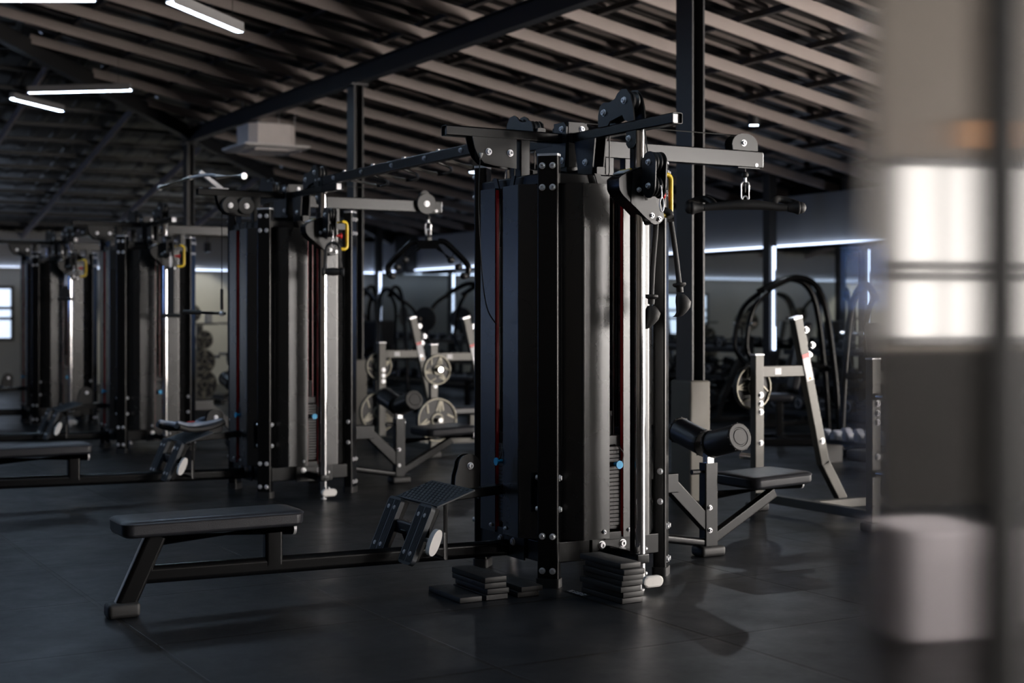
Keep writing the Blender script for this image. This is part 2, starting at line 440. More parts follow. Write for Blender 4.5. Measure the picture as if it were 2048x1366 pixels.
# lamps
def linear_lamp(p0, p1, label, drop=.5):
    p0, p1 = V(p0), V(p1); c = (p0+p1)/2
    t = thing('linear_lamp', label, 'ceiling lamp', c, 0, 'linear pendant lamps')
    mb = MB(); mb.beam(p0-c+V((0, 0, .046)), p1-c+V((0, 0, .046)), .074, .07, .006)
    sd = (p1-p0).cross(V((0, 0, 1))).normalized()
    for q in (-1, 1): mb.beam(p0-c+sd*q*.035+V((0, 0, .008)), p1-c+sd*q*.035+V((0, 0, .008)), .004, .03, .001, n=1)
    mb.build('lamp_body', 'lampgrey', t)
    d = (p1-p0).normalized()
    mb = MB(); mb.beam(p0-c+d*.01, p1-c-d*.01, .060, .012, .004); mb.build('diffuser', 'lamp', t)
    for q in (.12, .88):
        w = p0.lerp(p1, q)-c
        mb = MB(); mb.cyl(w+V((0, 0, .06)), w+V((0, 0, drop)), .003, 6); mb.build('hanger_wire', 'cable', t)
    return t
linear_lamp((3.20, 10.82, 3.8), (4.05, 11.64, 3.8), 'lit linear lamp hanging in front of the sloping rafters, largest of the lamps', 1.0)
linear_lamp((3.60, 19.17, 4.2), (4.41, 19.97, 4.2), 'lower short-looking lit linear lamp below the level one, above the farthest machine', .5)
linear_lamp((3.68, 18.54, 4.2), (4.74, 17.70, 4.2), 'lit linear lamp that appears level, above the farthest two cable machines', .5)
linear_lamp((1.75, 11.57, 3.8), (2.68, 11.04, 3.8), 'lit linear lamp just cut off by the top edge of the view', 1.3)
# extra lamps added above the view to light the floor and benches
for i, (x, y) in enumerate(((-.6, 8.2), (-.6, 11.0), (-.6, 13.8), (1.1, 9.7), (1.1, 12.5), (1.0, 15.2), (-2.3, 9.6), (-2.3, 12.4), (3.0, 5.2), (1.1, 6.2))):
    q = .42 if i % 2 else -.42
    linear_lamp((x-.42, y-q, 3.9), (x+.42, y+q, 3.9), 'one of the linear lamps added above the view for more light', 1.2)
def downlight(p, label, pw=0):
    t = thing('downlight', label, 'ceiling spotlight', p, 0, 'cylinder downlights')
    mb = MB(); mb.lathe((0, 0, 0), (0, 0, 1), [(.012, .052), (0, .058), (0, .065), (.19, .065), (.195, .06)], 24); mb.build('can', 'beam', t)
    mb = MB(); mb.cyl((0, 0, .006), (0, 0, .018), .051, 24); mb.build('lens', 'lamp', t)
    mb = MB(); mb.cyl((0, 0, .19), (0, 0, min(rz(p[0]), hz(p[1]))+.20-p[2]), .008, 8); mb.build('stem', 'beam', t)
    if pw:
        sp = bpy.data.lights.new('downlight_beam', 'SPOT'); sp.energy = pw; sp.color = (.86, .93, 1); sp.spot_size = math.radians(165); sp.spot_blend = .2; sp.shadow_soft_size = .045
        so = bpy.data.objects.new('downlight_beam', sp); COL.objects.link(so); so.parent = t; so.location = (0, 0, -.02)
    return t
downlight((10.03, 12.1, 3.46), 'black cylinder downlight, lit, above the hanging lat bar of the nearest machine', E_SPOT)
downlight((9.76, 18.04, 3.46), 'lit cylinder downlight seen just left of the nearest machine tower', E_SPOT*.5)
for x, l in ((8.6, 'cylinder downlight added to brighten the far cream wall, nearest the mirrors'), (-1.4, 'cylinder downlight added to brighten the far cream wall, beyond the farthest tower')):
    ow = downlight((x, 26.6, 2.62), l)  # made-up fixture; its spot brightens the cream wall
    sp = bpy.data.lights.new('added_wash_beam', 'SPOT'); sp.energy = 75; sp.color = (1, .95, .82); sp.spot_size = math.radians(78); sp.spot_blend = .25; sp.shadow_soft_size = .05
    so = bpy.data.objects.new('added_wash_beam', sp); COL.objects.link(so); so.parent = ow; so.location = (0, .0, -.03); so.rotation_euler = (math.radians(48), 0, 0)
# cassette air conditioner
t = thing('air_conditioner', 'pale ceiling cassette air conditioner hung under the rafters', 'air conditioner', (6.80, 18.5, 3.64))
mb = MB(); mb.beam((0, 0, .05), (0, 0, .34), .66, .66, .10, up=(0, 1, 0), n=1); mb.build('casing', 'acgrey', t)
mb = MB()
mb.loft([[V((x, y, z)) for x, y in MB.rr(w, w, .05)] for z, w in ((.05, .95), (.03, .95), (.0, .86))]); mb.build('panel', 'acwhite', t)
mb = MB(); mb.box((0, 0, -.006), (.50, .50, .016), .004); mb.build('intake_grille', 'acgrey', t)
for q in range(4):
    mb = MB(); mb.M = Matrix.Rotation(q*PI/2, 4, 'Z'); mb.box((.36, 0, .004), (.07, .56, .012), .004, rot=Matrix.Rotation(.25, 4, 'Y')); mb.build('louvre_flap', 'acwhite', t)
for x, y in ((.3, .3), (.3, -.3), (-.22, .3), (-.22, -.3)):
    mb = MB(); mb.cyl((x, y, .30), (x, y, .72), .006, 8); mb.build('hanger_rod', 'steel', t)

# ------------------------------------------------------------------ the four-sided cable machine (local origin: centre of the tower, on the floor)
H = .35
MX, MY = 4.134, 6.527
STEP = 4.13
def make_machine():
    t = thing('cable_machine', 'nearest and largest black multi-station cable tower, rope draped over its yellow handle', 'gym machine', (MX, MY, 0), 0, 'multi-station cable towers')
    # corner posts set diagonally
    for sx, sy in ((-1, -1), (1, -1), (-1, 1), (1, 1)):
        nrm = V((sx, sy, 0)).normalized(); tan = V((-sy, sx, 0)).normalized(); c = V((sx*H, sy*H, 0))
        mb = MB(); mb.beam(c+V((0, 0, .004)), c+V((0, 0, 2.192)), .11, .07, .014, up=nrm, n=4)
        p = mb.build('corner_post', 'frame', t)
        mb = MB(); mb.beam(c+V((0, 0, 2.190)), c+V((0, 0, 2.202)), .112, .072, .014, up=nrm, n=4); mb.build('post_cap', 'cap', p)
        mb = MB(); mb.beam(c+V((0, 0, 0)), c+V((0, 0, .045)), .124, .084, .02, up=nrm, n=4); mb.build('rubber_foot', 'rubber', p)
        for z in (.085, .26, 2.03, 2.14):
            for k in (-.027, .027): bolt(p, c+nrm*.035+tan*k+V((0, 0, z)), nrm)
        for z in (.395, .555):
            for q in (-1, 1): bolt(p, c+tan*q*.055+nrm*.005+V((0, 0, z)), tan*q)
    # top and bottom rings, mid bars
    mb = MB()
    for q in range(4):
        mb.M = Matrix.Rotation(q*PI/2, 4, 'Z')
        mb.beam((-H+.03, -H-.005, 2.08), (H-.03, -H-.005, 2.08), .05, .06, .008)
        mb.beam((-H+.05, 0, 2.135), (-.05, 0, 2.135), .05, .05, .006)
        mb.beam((-.27, 0, 2.10), (-.27, 0, 2.155), .05, .05, .006)
    mb.build('top_frame', 'frame', t)
    mb = MB()
    for q in range(4):
        mb.M = Matrix.Rotation(q*PI/2, 4, 'Z')
        mb.beam((-H+.03, -H-.005, .175), (H-.03, -H-.005, .175), .06, .11, .008)
    bf = mb.build('base_frame', 'frame', t)
    for q in range(4):
        R = Matrix.Rotation(q*PI/2, 4, 'Z')
        mb = MB(); mb.M = R; mb.box((.03, -H-.042, .18), (.30, .012, .14), .004); pl = mb.build('joint_plate', 'plate', bf)
        for x in (-.06, .07): bolt(pl, R @ V((x, -H-.048, .195)), R @ V((0, -1, 0)), .016)
    for s in (-1, 1):
        mb = MB(); mb.beam((s*(H+.02), -H+.02, .45), (s*(H+.02), H-.02, .45), .05, .105, .008)
        for y in (-1, 1): mb.box((s*(H+.015), y*(H-.075), .475), (.10, .008, .20), .002)
        mb.build('mid_bar', 'frame', t)
    # hub
    mb = MB(); mb.beam((0, 0, 2.06), (0, 0, 2.40), .12, .12, .006, up=(0, 1, 0))
    hb = mb.build('hub', 'frame', t)
    for q in range(4):
        R = Matrix.Rotation(q*PI/2, 4, 'Z')
        mb = MB(); mb.M = R
        mb.plate((0, -.066, 0), (1, 0, 0), (0, 0, 1), [(-.055, 2.18), (.055, 2.18), (.07, 2.33), (.07, 2.395), (.045, 2.42), (-.055, 2.42)], .010)
        pl = mb.build('hub_plate', 'plate', hb)
        for z in (2.385, 2.215): bolt(pl, R @ V((.028, -.071, z)), R @ V((0, -1, 0)))
    # folded shroud panels, two on every side, with a red edge along the stack slot
    for q in range(4):
        R = Matrix.Rotation(q*PI/2, 4, 'Z')
        for s in (-1, 1):
            y0 = H+.095
            line = [(.043, -y0+.045), (.043, -y0)] + [(.043+.152*k/8, -y0-.0006*(k/8)**2) for k in range(1, 9)]
            for k in range(1, 6):
                a = math.radians(50)*k/5
                line.append((.195+.022*math.sin(a), -y0-.0006+.022*(1-math.cos(a))))
            line.append((.325, -.315))
            th = .004; mb = MB(); mb.M = R
            inner = []
            for i, (x, y) in enumerate(line):
                j0, j1 = max(i-1, 0), min(i+1, len(line)-1)
                d = V((line[j1][0]-line[j0][0], line[j1][1]-line[j0][1], 0)).normalized()
                nn = V((-d.y, d.x, 0)); inner.append((x+nn.x*th, y+nn.y*th))
            prof = line+inner[::-1]
            for z0, z1 in ((.235, 2.055),):
                mb.loft([[(s*x, y, z) for x, y in prof] for z in (z0, z1)])
            pn = mb.build('shroud_panel', 'panel', t, angle=30)
            mb = MB(); mb.M = R
            mb.box((s*.0415, -y0+.014, 1.145), (.003, .020, 1.80), .001); mb.build('red_trim', 'redtrim', pn)
        # weight stack, rods, pin
        mb = MB(); mb.M = R
        n = 20
        if q == 0:
            stk = None
            mb.box((0, -.375, .285), (.17, .08, .018), .003); stk = mb.build('weight_stack', 'stack', t)
            for k in range(n):
                pb = MB(); pb.M = R; pb.box((0, -.375, .305+k*.0205), (.17, .10, .0185), .002, seg=1)
                pb.cyl((0, -.424, .305+k*.0205), (0, -.4262, .305+k*.0205), .005, 8)
                pb.build('stack_plate', 'stack', stk)
        else:
            for k in range(n): mb.box((0, -.375, .305+k*.0205), (.17, .10, .0185), .002, seg=1)
            stk = mb.build('weight_stack', 'stack', t)
        mb = MB(); mb.M = R
        mb.box((0, -.375, .735), (.15, .08, .05), .004); mb.cyl((0, -.375, .76), (0, -.375, .86), .014, 12); mb.cyl((0, -.375, .86), (0, -.375, .885), .02, 12)
        mb.build('head_plate', 'iron', stk)
        mb = MB(); mb.M = R
        mb.cyl((.005, -.425, .612), (.005, -.46, .612), .011, 14); mb.cyl((.005, -.46, .612), (.005, -.468, .612), .021, 18)
        sp = mb.build('selector_pin', 'blue', stk)
        mb = MB(); mb.M = R
        mb.tube(smooth([(.005, -.462, .612), (.03, -.455, .635), (.038, -.45, .67), (.02, -.44, .70), (0, -.42, .715)], 5), .003, 6); mb.build('pin_lanyard', 'cable', sp)
        for s in (-1, 1):
            mb = MB(); mb.M = R; mb.cyl((s*.022, -.385, .24), (s*.022, -.385, 2.05), .006, 10); mb.build('guide_rod', 'chrome', t)
        mb = MB(); mb.M = R; mb.cyl((0, -.375, .885), (0, -.375, 2.12), .0035, 8); mb.build('cable', 'cable', t)
        # notched bracket under the top ring, shroud foot bracket
        mb = MB(); mb.M = R
        mb.plate((0, -H-.06, 0), (1, 0, 0), (0, 0, 1), [(-.115, 2.11), (-.08, 2.11), (-.055, 2.055), (.055, 2.055), (.08, 2.11), (.115, 2.11), (.075, 2.0), (-.075, 2.0)], .008)
        mb.build('stack_bracket', 'plate', t)
        mb = MB(); mb.M = R; mb.box((0, -H-.05, .245), (.13, .07, .04), .003)
        br = mb.build('stack_foot', 'plate', t)
        for x in (-.035, .035): bolt(br, R @ V((x*2.2, -H-.099, .27)), R @ V((0, -1, 0)), .008, .01)
    # arms on top
    def arm(R, L, w=.06, h=.055, z=2.335, name='top_arm'):
        mb = MB(); mb.M = R
        o, i = MB.rr(w, h, .008), MB.rr(w-.008, h-.008, .006)
        P = lambda pr, x: [(pa, -x, z+pb) for pa, pb in pr]
        a, b = [mb.v(p) for p in P(o, .06)], [mb.v(p) for p in P(o, L)]
        c, d = [mb.v(p) for p in P(i, L)], [mb.v(p) for p in P(i, L-.06)]
        n = len(a); mb.f(a)
        for A, B in ((a, b), (b, c), (c, d)):
            for k in range(n): mb.f([A[k], A[(k+1) % n], B[(k+1) % n], B[k]])
        mb.f(d)
        ar = mb.build(name, 'frame', t)
        mb = MB(); mb.M = R
        mb.box((0, -L+.02, z), (w-.012, .006, h-.012)); mb.build('end_cap', 'cap', ar)
        return ar
    RmX, RmY, RpY = Matrix.Rotation(-PI/2, 4, 'Z'), Matrix.Identity(4), Matrix.Rotation(PI, 4, 'Z')
    # -X: short high-pulley arm with hanging side plates
    ar = arm(RmX, .77)
    for y in (-.036, .036):
        mb = MB(); mb.plate((0, y, 0), (1, 0, 0), (0, 0, 1), [(-.625, 2.31), (-.36, 2.31), (-.36, 2.155), (-.42, 2.16), (-.50, 2.165), (-.555, 2.175), (-.59, 2.21), (-.61, 2.25)], .007)
        hp = mb.build('pulley_plate', 'plate', ar)
        if y < 0:
            for x in (-.53, -.40): bolt(hp, (x, y-.004, 2.235), (0, -1, 0), .014)
    for x in (-.53, -.41):
        mb = MB(); mb.lathe((x, -.02, 2.225), (0, 1, 0), [(0, .05), (.008, .052), (.02, .042), (.032, .052), (.04, .05)], 24); mb.build('pulley_wheel', 'iron', ar)
    mb = MB(); mb.beam((-.30, 0, 2.11), (-.30, 0, 2.31), .06, .06, .006, up=(0, 1, 0)); mb.build('arm_support', 'frame', ar)
    # -Y and +Y: cable column stations
    for R in (RmY, RpY):
        ar = arm(R, .97)
        for x in (-.034, .034):
            mb = MB(); mb.M = R
            out = [(.33, 2.36), (.33, 2.42), (.345, 2.465), (.375, 2.482), (.44, 2.478), (.485, 2.49), (.51, 2.515), (.545, 2.53), (.59, 2.525), (.625, 2.49), (.645, 2.43), (.655, 2.36),
                   (.60, 2.36), (.565, 2.375), (.55, 2.40), (.44, 2.38), (.42, 2.36)]
            mb.plate((x, 0, 0), (0, -1, 0), (0, 0, 1), out, .008)
            hp = mb.build('pulley_plate', 'plate', ar)
            if x < 0:
                for l, z in ((.385, 2.43), (.57, 2.47)): bolt(hp, R @ V((x-.004, -l, z)), R @ V((-1, 0, 0)), .014)
        for l, z in ((.385, 2.43), (.58, 2.465)):
            mb = MB(); mb.M = R
            mb.lathe((-.02, -l, z), (1, 0, 0), [(0, .05), (.008, .052), (.02, .042), (.032, .052), (.04, .05)], 24); mb.build('pulley_wheel', 'iron', ar)
        mb = MB(); mb.M = R
        mb.plate((-.034, 0, 0), (0, -1, 0), (0, 0, 1), [(.10, 2.31), (.30, 2.31), (.27, 2.12), (.14, 2.12)], .008)
        mb.plate((.034, 0, 0), (0, -1, 0), (0, 0, 1), [(.10, 2.31), (.30, 2.31), (.27, 2.12), (.14, 2.12)], .008)
        g = mb.build('arm_gusset', 'plate', ar); bolt(g, R @ V((-.038, -.21, 2.19)), R @ V((-1, 0, 0)), .014)
        mb = MB(); mb.M = R
        mb.plate((-.026, 0, 0), (0, -1, 0), (0, 0, 1), [(.575, 2.31), (.66, 2.31), (.66, 2.245), (.64, 2.225), (.595, 2.225), (.575, 2.245)], .008)
        g = mb.build('hanger_lug', 'plate', ar); bolt(g, R @ V((-.030, -.60, 2.275)), R @ V((-1, 0, 0)), .012)
        # chrome guide column on a bracket, adjuster rail behind it
        mb = MB(); mb.M = R; mb.cyl((0, -.656, .035), (0, -.656, 2.31), .026, 28)
        gc = mb.build('guide_column', 'chrome', t)
        mb = MB(); mb.M = R; mb.beam((0, -.605, .06), (0, -.605, 2.31), .03, .04, .003); mb.build('adjuster_rail', 'frame', t)
        mb = MB(); mb.M = R
        mb.beam((0, -.36, .16), (0, -.62, .16), .05, .06, .006); mb.box((0, -.645, .16), (.075, .08, .05), .008); mb.build('column_bracket', 'frame', t)
        for z in (.075, .20): bolt(gc, R @ V((.045, -.63, z)), R @ V((1, 0, 0)), .01)
        mb = MB(); mb.M = R
        mb.beam((.0, -.656, .062), (.0, -.745, .062), .03, .02, .004); mb.lathe((0, -.656, 0), (0, 0, 1), [(0, .022), (.006, .022), (.008, .008), (.05, .008)], 14)
        pd = mb.build('pedal_arm', 'steel', gc)
        mb = MB(); mb.M = R
        mb.loft([[(.0+a, -.745-k, .060+b) for a, b in MB.rr(w, h, .5*h, 5)] for k, w, h in ((0, .105, .046), (.004, .118, .056), (.026, .118, .056), (.032, .10, .042))])
        mb.build('foot_pedal', 'white', pd)
        # carriage
        zc = 1.985
        mb = MB(); mb.M = R
        out = smooth([(-.165, .055, 0), (-.15, .085, 0), (-.05, .130, 0), (0, .142, 0), (.028, .13, 0), (.05, .06, 0), (.105, -.09, 0), (.10, -.125, 0), (.07, -.145, 0), (.03, -.14, 0), (-.06, -.07, 0), (-.15, .0, 0)], 4, True)
        mb.plate((0, -.656, zc), (1, 0, 0), (0, 0, 1), [(p.x, p.y) for p in out], .11)
        cg = mb.build('pulley_carriage', 'frame', t, angle=50)
        mb = MB(); mb.M = R; mb.cyl((-.045, -.656, zc-.07), (-.045, -.656, zc+.02), .001, 6)
        bm_ = mb.bm; bm_.clear()
        mb.plate((0, -.7125, zc), (1, 0, 0), (0, 0, 1), [(-.02+p.x*.9, p.y*.9) for p in out if p.x > -.1], .006); fp = mb.build('face_plate', 'plate', cg, angle=50)
        for x, z in ((.03, -.105), (.075, -.12), (-.05, .02)): bolt(fp, R @ V((x, -.7155, zc+z)), R @ V((0, -1, 0)), .010, .012)
        lab = Matrix.Rotation(0, 4, 'X')
        for q, (m_, a0, a1) in enumerate((('paper', .02, .062), ('yellow', .062, .074))):
            mb = MB(); mb.M = R
            d = V((.10, 0, .045)).normalized(); nn = V((-.045, 0, .10)).normalized()
            # label on the sloping shoulder
            P0 = V((-.15, 0, zc+.085))+nn*.011
            mb.loft([[P0+d*a+nn*k+V((0, y, 0)) for a, y in ((a0, -.706), (a1, -.706), (a1, -.612), (a0, -.612))] for k in (-.004, .0015)])
            mb.build('label_sticker', m_, cg)
        # yellow D handle
        pts = [(.095, -.656, zc+.105), (.15, -.656, zc+.112)] + [(.162+.028*math.sin(a), -.656, zc+.084+.028*math.cos(a)) for a in [PI/2*k/6 for k in range(7)]]
        pts += [(.162+.028*math.cos(a), -.656, zc-.068-.028*math.sin(a)) for a in [PI/2*k/6 for k in range(7)]]+[(.15, -.656, zc-.096), (.08, -.656, zc-.10)]
        mb = MB(); mb.M = R; mb.tube(pts, .0125, 12); mb.build('grip_handle', 'yellow', cg)
        mb = MB(); mb.M = R; mb.cyl((.09, -.656, zc+.005), (.115, -.656, zc+.005), .007, 12); mb.cyl((.112, -.656, zc+.005), (.14, -.656, zc+.005), .012, 14); mb.cyl((.135, -.656, zc+.005), (.145, -.656, zc+.005), .02, 16)
        mb.build('release_knob', 'red', cg)
        # swivel pulley block in front of the carriage
        zb = 2.075; Rb = R @ Matrix.Translation((-.024, 0, 0))
        def stad(r, h, n=9): return [(r*math.cos(PI*k/n), h+r*math.sin(PI*k/n)) for k in range(n+1)]+[(r*math.cos(PI+PI*k/n), -h+r*math.sin(PI+PI*k/n)) for k in range(n+1)]
        mb = MB(); mb.M = Rb
        for x in (-.012, .052):
            mb.plate((x, -.785, zb), (0, -1, 0), (0, 0, 1), [(a*(.9 if b < 0 else 1), b) for a, b in stad(.058, .058)], .007)
        mb.tube([(-.01, -.715, zb-.085), (.02, -.715, zb-.085), (.05, -.715, zb-.085)], .008, 8); mb.tube([(.02, -.712, zb-.12), (.02, -.712, zb+.02)], .009, 8)
        mb.box((.02, -.722, zb-.05), (.06, .02, .10), .004)
        pb = mb.build('pulley_block', 'plate', cg)
        for z in (.062, -.055):
            bolt(pb, Rb @ V((-.016, -.785, zb+z)), R @ V((-1, 0, 0)), .012)
            mb = MB(); mb.M = Rb; mb.lathe((0, -.785, zb+z), (1, 0, 0), [(0, .044), (.006, .052), (.012, .052), (.020, .040), (.028, .052), (.034, .052), (.040, .044)], 24); mb.build('pulley_wheel', 'iron', pb)
        mb = MB(); mb.M = Rb
        mb.cyl((.02, -.738, zb+.06), (.02, -.70, 2.31), .0035, 8); mb.cyl((.02, -.385, 2.12), (.02, -.385, 2.40), .0035, 8)
        mb.build('cable', 'cable', t)
        mb = MB(); mb.M = Rb; mb.tube(smooth([(.02, -.838, zb-.055), (.022, -.842, zb-.09), (.022, -.842, zb-.12)], 4), .0035, 6)
        mb.tube(smooth([(.022+.012*math.sin(a), -.842, zb-.15+.034*math.cos(a)) for a in [2*PI*k/10 for k in range(10)]], 3, True), .004, 6, True); mb.build('snap_hook', 'steel', pb)
    # +X: long lat pull-down arm
    mb = MB(); mb.beam((.08, 0, 2.295), (1.32, 0, 2.295), .06, .096, .006); la = mb.build('lat_arm', 'frame', t)
    mb = MB(); mb.beam((1.318, 0, 2.295), (1.324, 0, 2.295), .055, .09, .006); mb.build('end_cap', 'cap', la)
    for x in (.24, .37):
        mb = MB(); mb.beam((x, 0, 2.11), (x, 0, 2.25), .06, .05, .006, up=(0, 1, 0)); mb.build('arm_support', 'frame', la)
    for y in (-.034, .034):
        mb = MB(); mb.plate((0, y, 0), (1, 0, 0), (0, 0, 1), [(1.09, 2.343), (1.275, 2.343), (1.275, 2.365)]+[(1.17+.085*math.cos(a)+(.02 if a < PI/2 else 0), 2.375+.066*math.sin(a)) for a in [PI*k/9 for k in range(10)]]+[(1.088, 2.365)], .006)
        lp = mb.build('pulley_plate', 'plate', la)
        if y < 0: bolt(lp, (1.17, y-.003, 2.385), (0, -1, 0), .014)
    mb = MB(); mb.lathe((1.17, -.02, 2.385), (0, 1, 0), [(0, .045), (.008, .048), (.02, .038), (.032, .048), (.04, .045)], 24); mb.build('pulley_wheel', 'iron', la)
    mb = MB(); mb.box((1.21, 0, 2.243), (.16, .07, .007), .001); pl = mb.build('base_plate', 'plate', la)
    bolt(la, (1.27, -.03, 2.262), (0, -1, 0), .008, .006)
    mb = MB(); mb.cyl((.06, 0, 2.43), (1.15, 0, 2.432), .0035, 8); mb.cyl((1.21, 0, 2.38), (1.21, 0, 2.10), .0035, 8); mb.build('cable', 'cable', la)
    mb = MB(); mb.sphere((1.21, 0, 2.205), .02, 14); mb.build('cable_stop', 'rubber', la)
    mb = MB(); mb.cyl((1.21, 0, 2.19), (1.21, 0, 2.162), .009, 10)
    mb.tube([(1.21+(.0235*math.cos(a))*.866, -(.0235*math.cos(a))*.5, 2.11+(.034 if math.sin(a) >= 0 else -.034)+.022*math.sin(a)) for a in [2*PI*k/24 for k in range(24)]], .0045, 8, True); mb.build('chain_link', 'steel', la)
    # lat seat
    mb = MB(); mb.beam((.36, 0, .435), (.70, 0, .435), .07, .11, .006); mb.beam((.67, 0, .42), (.925, 0, .18), .055, .085, .006); mb.beam((.38, 0, .165), (.92, 0, .075), .05, .05, .016); mb.build('seat_bracket', 'frame', t)
    mb = MB(); mb.beam((.94, 0, .02), (.94, 0, .535), .065, .09, .008, up=(1, 0, 0)); sp = mb.build('seat_post', 'frame', t)
    for z in (.28, .15): bolt(sp, (.925, -.034, z), (0, -1, 0), .011)
    bolt(sp, (.985, 0, .50), (1, 0, 0), .01)
    mb = MB(); mb.box((.94, 0, .03), (.17, .12, .06), .02, seg=3); mb.build('rubber_foot', 'rubber', sp)
    mb = MB(); mb.cyl((.90, 0, .485), (.86, 0, .485), .008, 12); mb.cyl((.87, 0, .485), (.82, 0, .485), .015, 14); mb.build('release_knob', 'rubber', sp)
    mb = MB(); mb.beam((.94, 0, .50), (.94, 0, .66), .045, .05, .004, up=(1, 0, 0)); mb.build('roller_post', 'chrome', sp)
    for s in (-1, 1):
        d = V((0, s, .24)).normalized(); o = V((.94, 0, .635))
        mb = MB(); mb.lathe(o+d*.035, d, [(0, .02), (0, .055), (.012, .071), (.03, .076), (.235, .076), (.25, .070)], 32); rl = mb.build('thigh_roller', 'pad', t)
        for q, w in ((.03, .015), (.275, .02)):
            mb = MB(); mb.lathe(o+d*q, d, [(0, .03), (0, .074), (.004, .079), (w-.004, .079), (w, .074), (w, .055), (w-.003, .052), (w-.003, .045), (w, .042), (w, .02)], 32)
            for k in range(12):
                a = 2*PI*k/12; s1, t1, _ = frame_of(d); mb.box(o+d*(q+w/2)+s1*.079*math.cos(a)+t1*.079*math.sin(a), (.008, .008, .008), .002)
            mb.build('roller_cap', 'rubber', rl)
    mb = MB(); mb.tube([(.96, 0, .345), (1.63, 0, .372)], .027, 16); mb.beam((.97, 0, .10), (1.42, 0, .335), .05, .06, .008); mb.box((1.34, 0, .382), (.30, .16, .012), .003); st = mb.build('seat_tube', 'frame', t)
    mb = MB(); mb.cyl((1.628, 0, .372), (1.64, 0, .3725), .028, 16); mb.build('end_cap', 'cap', st)
    def pad(c, sx, sy, h, name, rot=None):
        mb = MB(); rr_ = lambda w, l, r: MB.rr(w, l, r, 5)
        rings = []
        for z, ins, r in ((-h/2, .02, .04), (-h/2+.008, .006, .05), (-h/2+.02, 0, .05), (h/2-.022, 0, .05), (h/2-.016, -.003, .052), (h/2-.010, 0, .05), (h/2-.003, .01, .045), (h/2, .03, .04), (h/2+.003, .07, .03)):
            rings.append([V(c)+((rot or Matrix.Identity(4)) @ V((x, y, z))) for x, y in rr_(sx-2*ins, sy-2*ins, r)])
        mb.loft(rings); return mb.build(name, 'pad', t, angle=50)
    pad((1.345, 0, .425), .45, .40, .072, 'seat_pad', Matrix.Rotation(math.radians(-2), 4, 'Y'))
    # -X: low row bench
    mb = MB(); mb.beam((-.36, 0, .155), (-2.37, 0, .185), .055, .085, .026, n=5)
    rb = mb.build('row_beam', 'frame', t)
    mb = MB(); mb.beam((-2.27, 0, .365), (-2.425, 0, .03), .07, .095, .02, up=(1, 0, 0), n=4); lg = mb.build('bench_leg', 'frame', t)
    mb = MB(); mb.box((-2.425, 0, .035), (.15, .10, .07), .02, seg=3); mb.build('rubber_foot', 'rubber', lg)
    mb = MB(); mb.tube([(-2.28, 0, .340), (-1.60, 0, .345)], .03, 18); mb.box((-2.0, 0, .372), (.5, .16, .012), .003); st = mb.build('seat_tube', 'frame', t)
    mb = MB(); mb.cyl((-1.602, 0, .345), (-1.588, 0, .345), .031, 18); mb.build('end_cap', 'cap', st)
    mb = MB(); mb.beam((-1.70, 0, .18), (-1.70, 0, .335), .06, .09, .016, up=(1, 0, 0)); mb.build('bench_upright', 'frame', t)
    pad((-2.02, 0, .412), .87, .29, .078, 'seat_pad')
    # foot plates and step
    for s in (-1, 1):
        a, b = V((-.95, s*.175, .435)), V((-1.075, s*.175, .150)); d = (b-a).normalized(); nn = V((0, 1, 0)).cross(d); nn = nn if nn.x < 0 else -nn
        L = (b-a).length; mb = MB()
        mb.plate(a+d*L/2, (0, 1, 0), d, MB.rr(.15, L, .03, 4), .024)
        for k in range(-5, 6):
            if k: mb.beam(a+d*.014+nn*.012+V((0, k*.0122, 0)), b-d*.014+nn*.012+V((0, k*.0122, 0)), .006, .006, .001, up=nn, n=1)
        fp = mb.build('foot_plate', 'tread', t)
        for q in (.18, .82):
            for y in (-.034, .034): bolt(fp, a+d*L*q+nn*.014+V((0, y, 0)), nn, .0085, .006)
    mb = MB(); mb.beam((-.975, -.19, .30), (-.975, .19, .30), .05, .07, .012); mb.beam((-.98, 0, .30), (-.93, 0, .17), .06, .06, .01)
    for s in (-1, 1): mb.beam((-.92, s*.175, .42), (-1.04, s*.175, .17), .07, .03, .006, up=(0, 1, 0))
    mb.build('foot_plate_bracket', 'frame', t)
    mb = MB()
    mb.beam((-.985, -.22, .27), (-.985, -.27, .27), .02, .02, .004)
    d = V((-.12, 0, -.285)).normalized()
    mb.build('bumper_stem', 'steel', t)
    mb = MB(); u = V((0, 1, 0)).cross(d)
    mb.loft([[V((-.975, -.268, .265))+d*q+u*w*.42+V((0, -1, 0))*k for q, w in [(x, y) for x, y in MB.rr(.135, .115, .054, 5)]] for k in (0, .006, .034, .040)])
    mb.build('bumper', 'white', t)
    mb = MB(); n0 = V((.21, 0, .07)).normalized()
    c = V((-.825, 0, .465)); mb.beam(c-n0*.112, c+n0*.112, .48, .010, .003)
    up = n0.cross(V((0, 1, 0))); up = up if up.z > 0 else -up
    for i in range(9):
        for j in range(11):
            q = -.09+i*.0225; y = -.20+j*.04+(.02 if i % 2 else 0)
            mb.beam(c+n0*(q-.007)+up*.006+V((0, y, 0)), c+n0*(q+.007)+up*.006+V((0, y, 0)), .010, .005, .001, up=up, n=1)
    fs = mb.build('step_plate', 'tread', t)
    mb = MB(); mb.beam((-.38, 0, .47), (-.80, 0, .445), .06, .05, .006); mb.build('step_arm', 'frame', t)
    for y in (-.2, ):
        mb = MB(); mb.tube([(-.865, y, .45), (-.865, y, .165), (-.865, 0, .165)], .012, 12); mb.build('step_strut', 'frame', t)
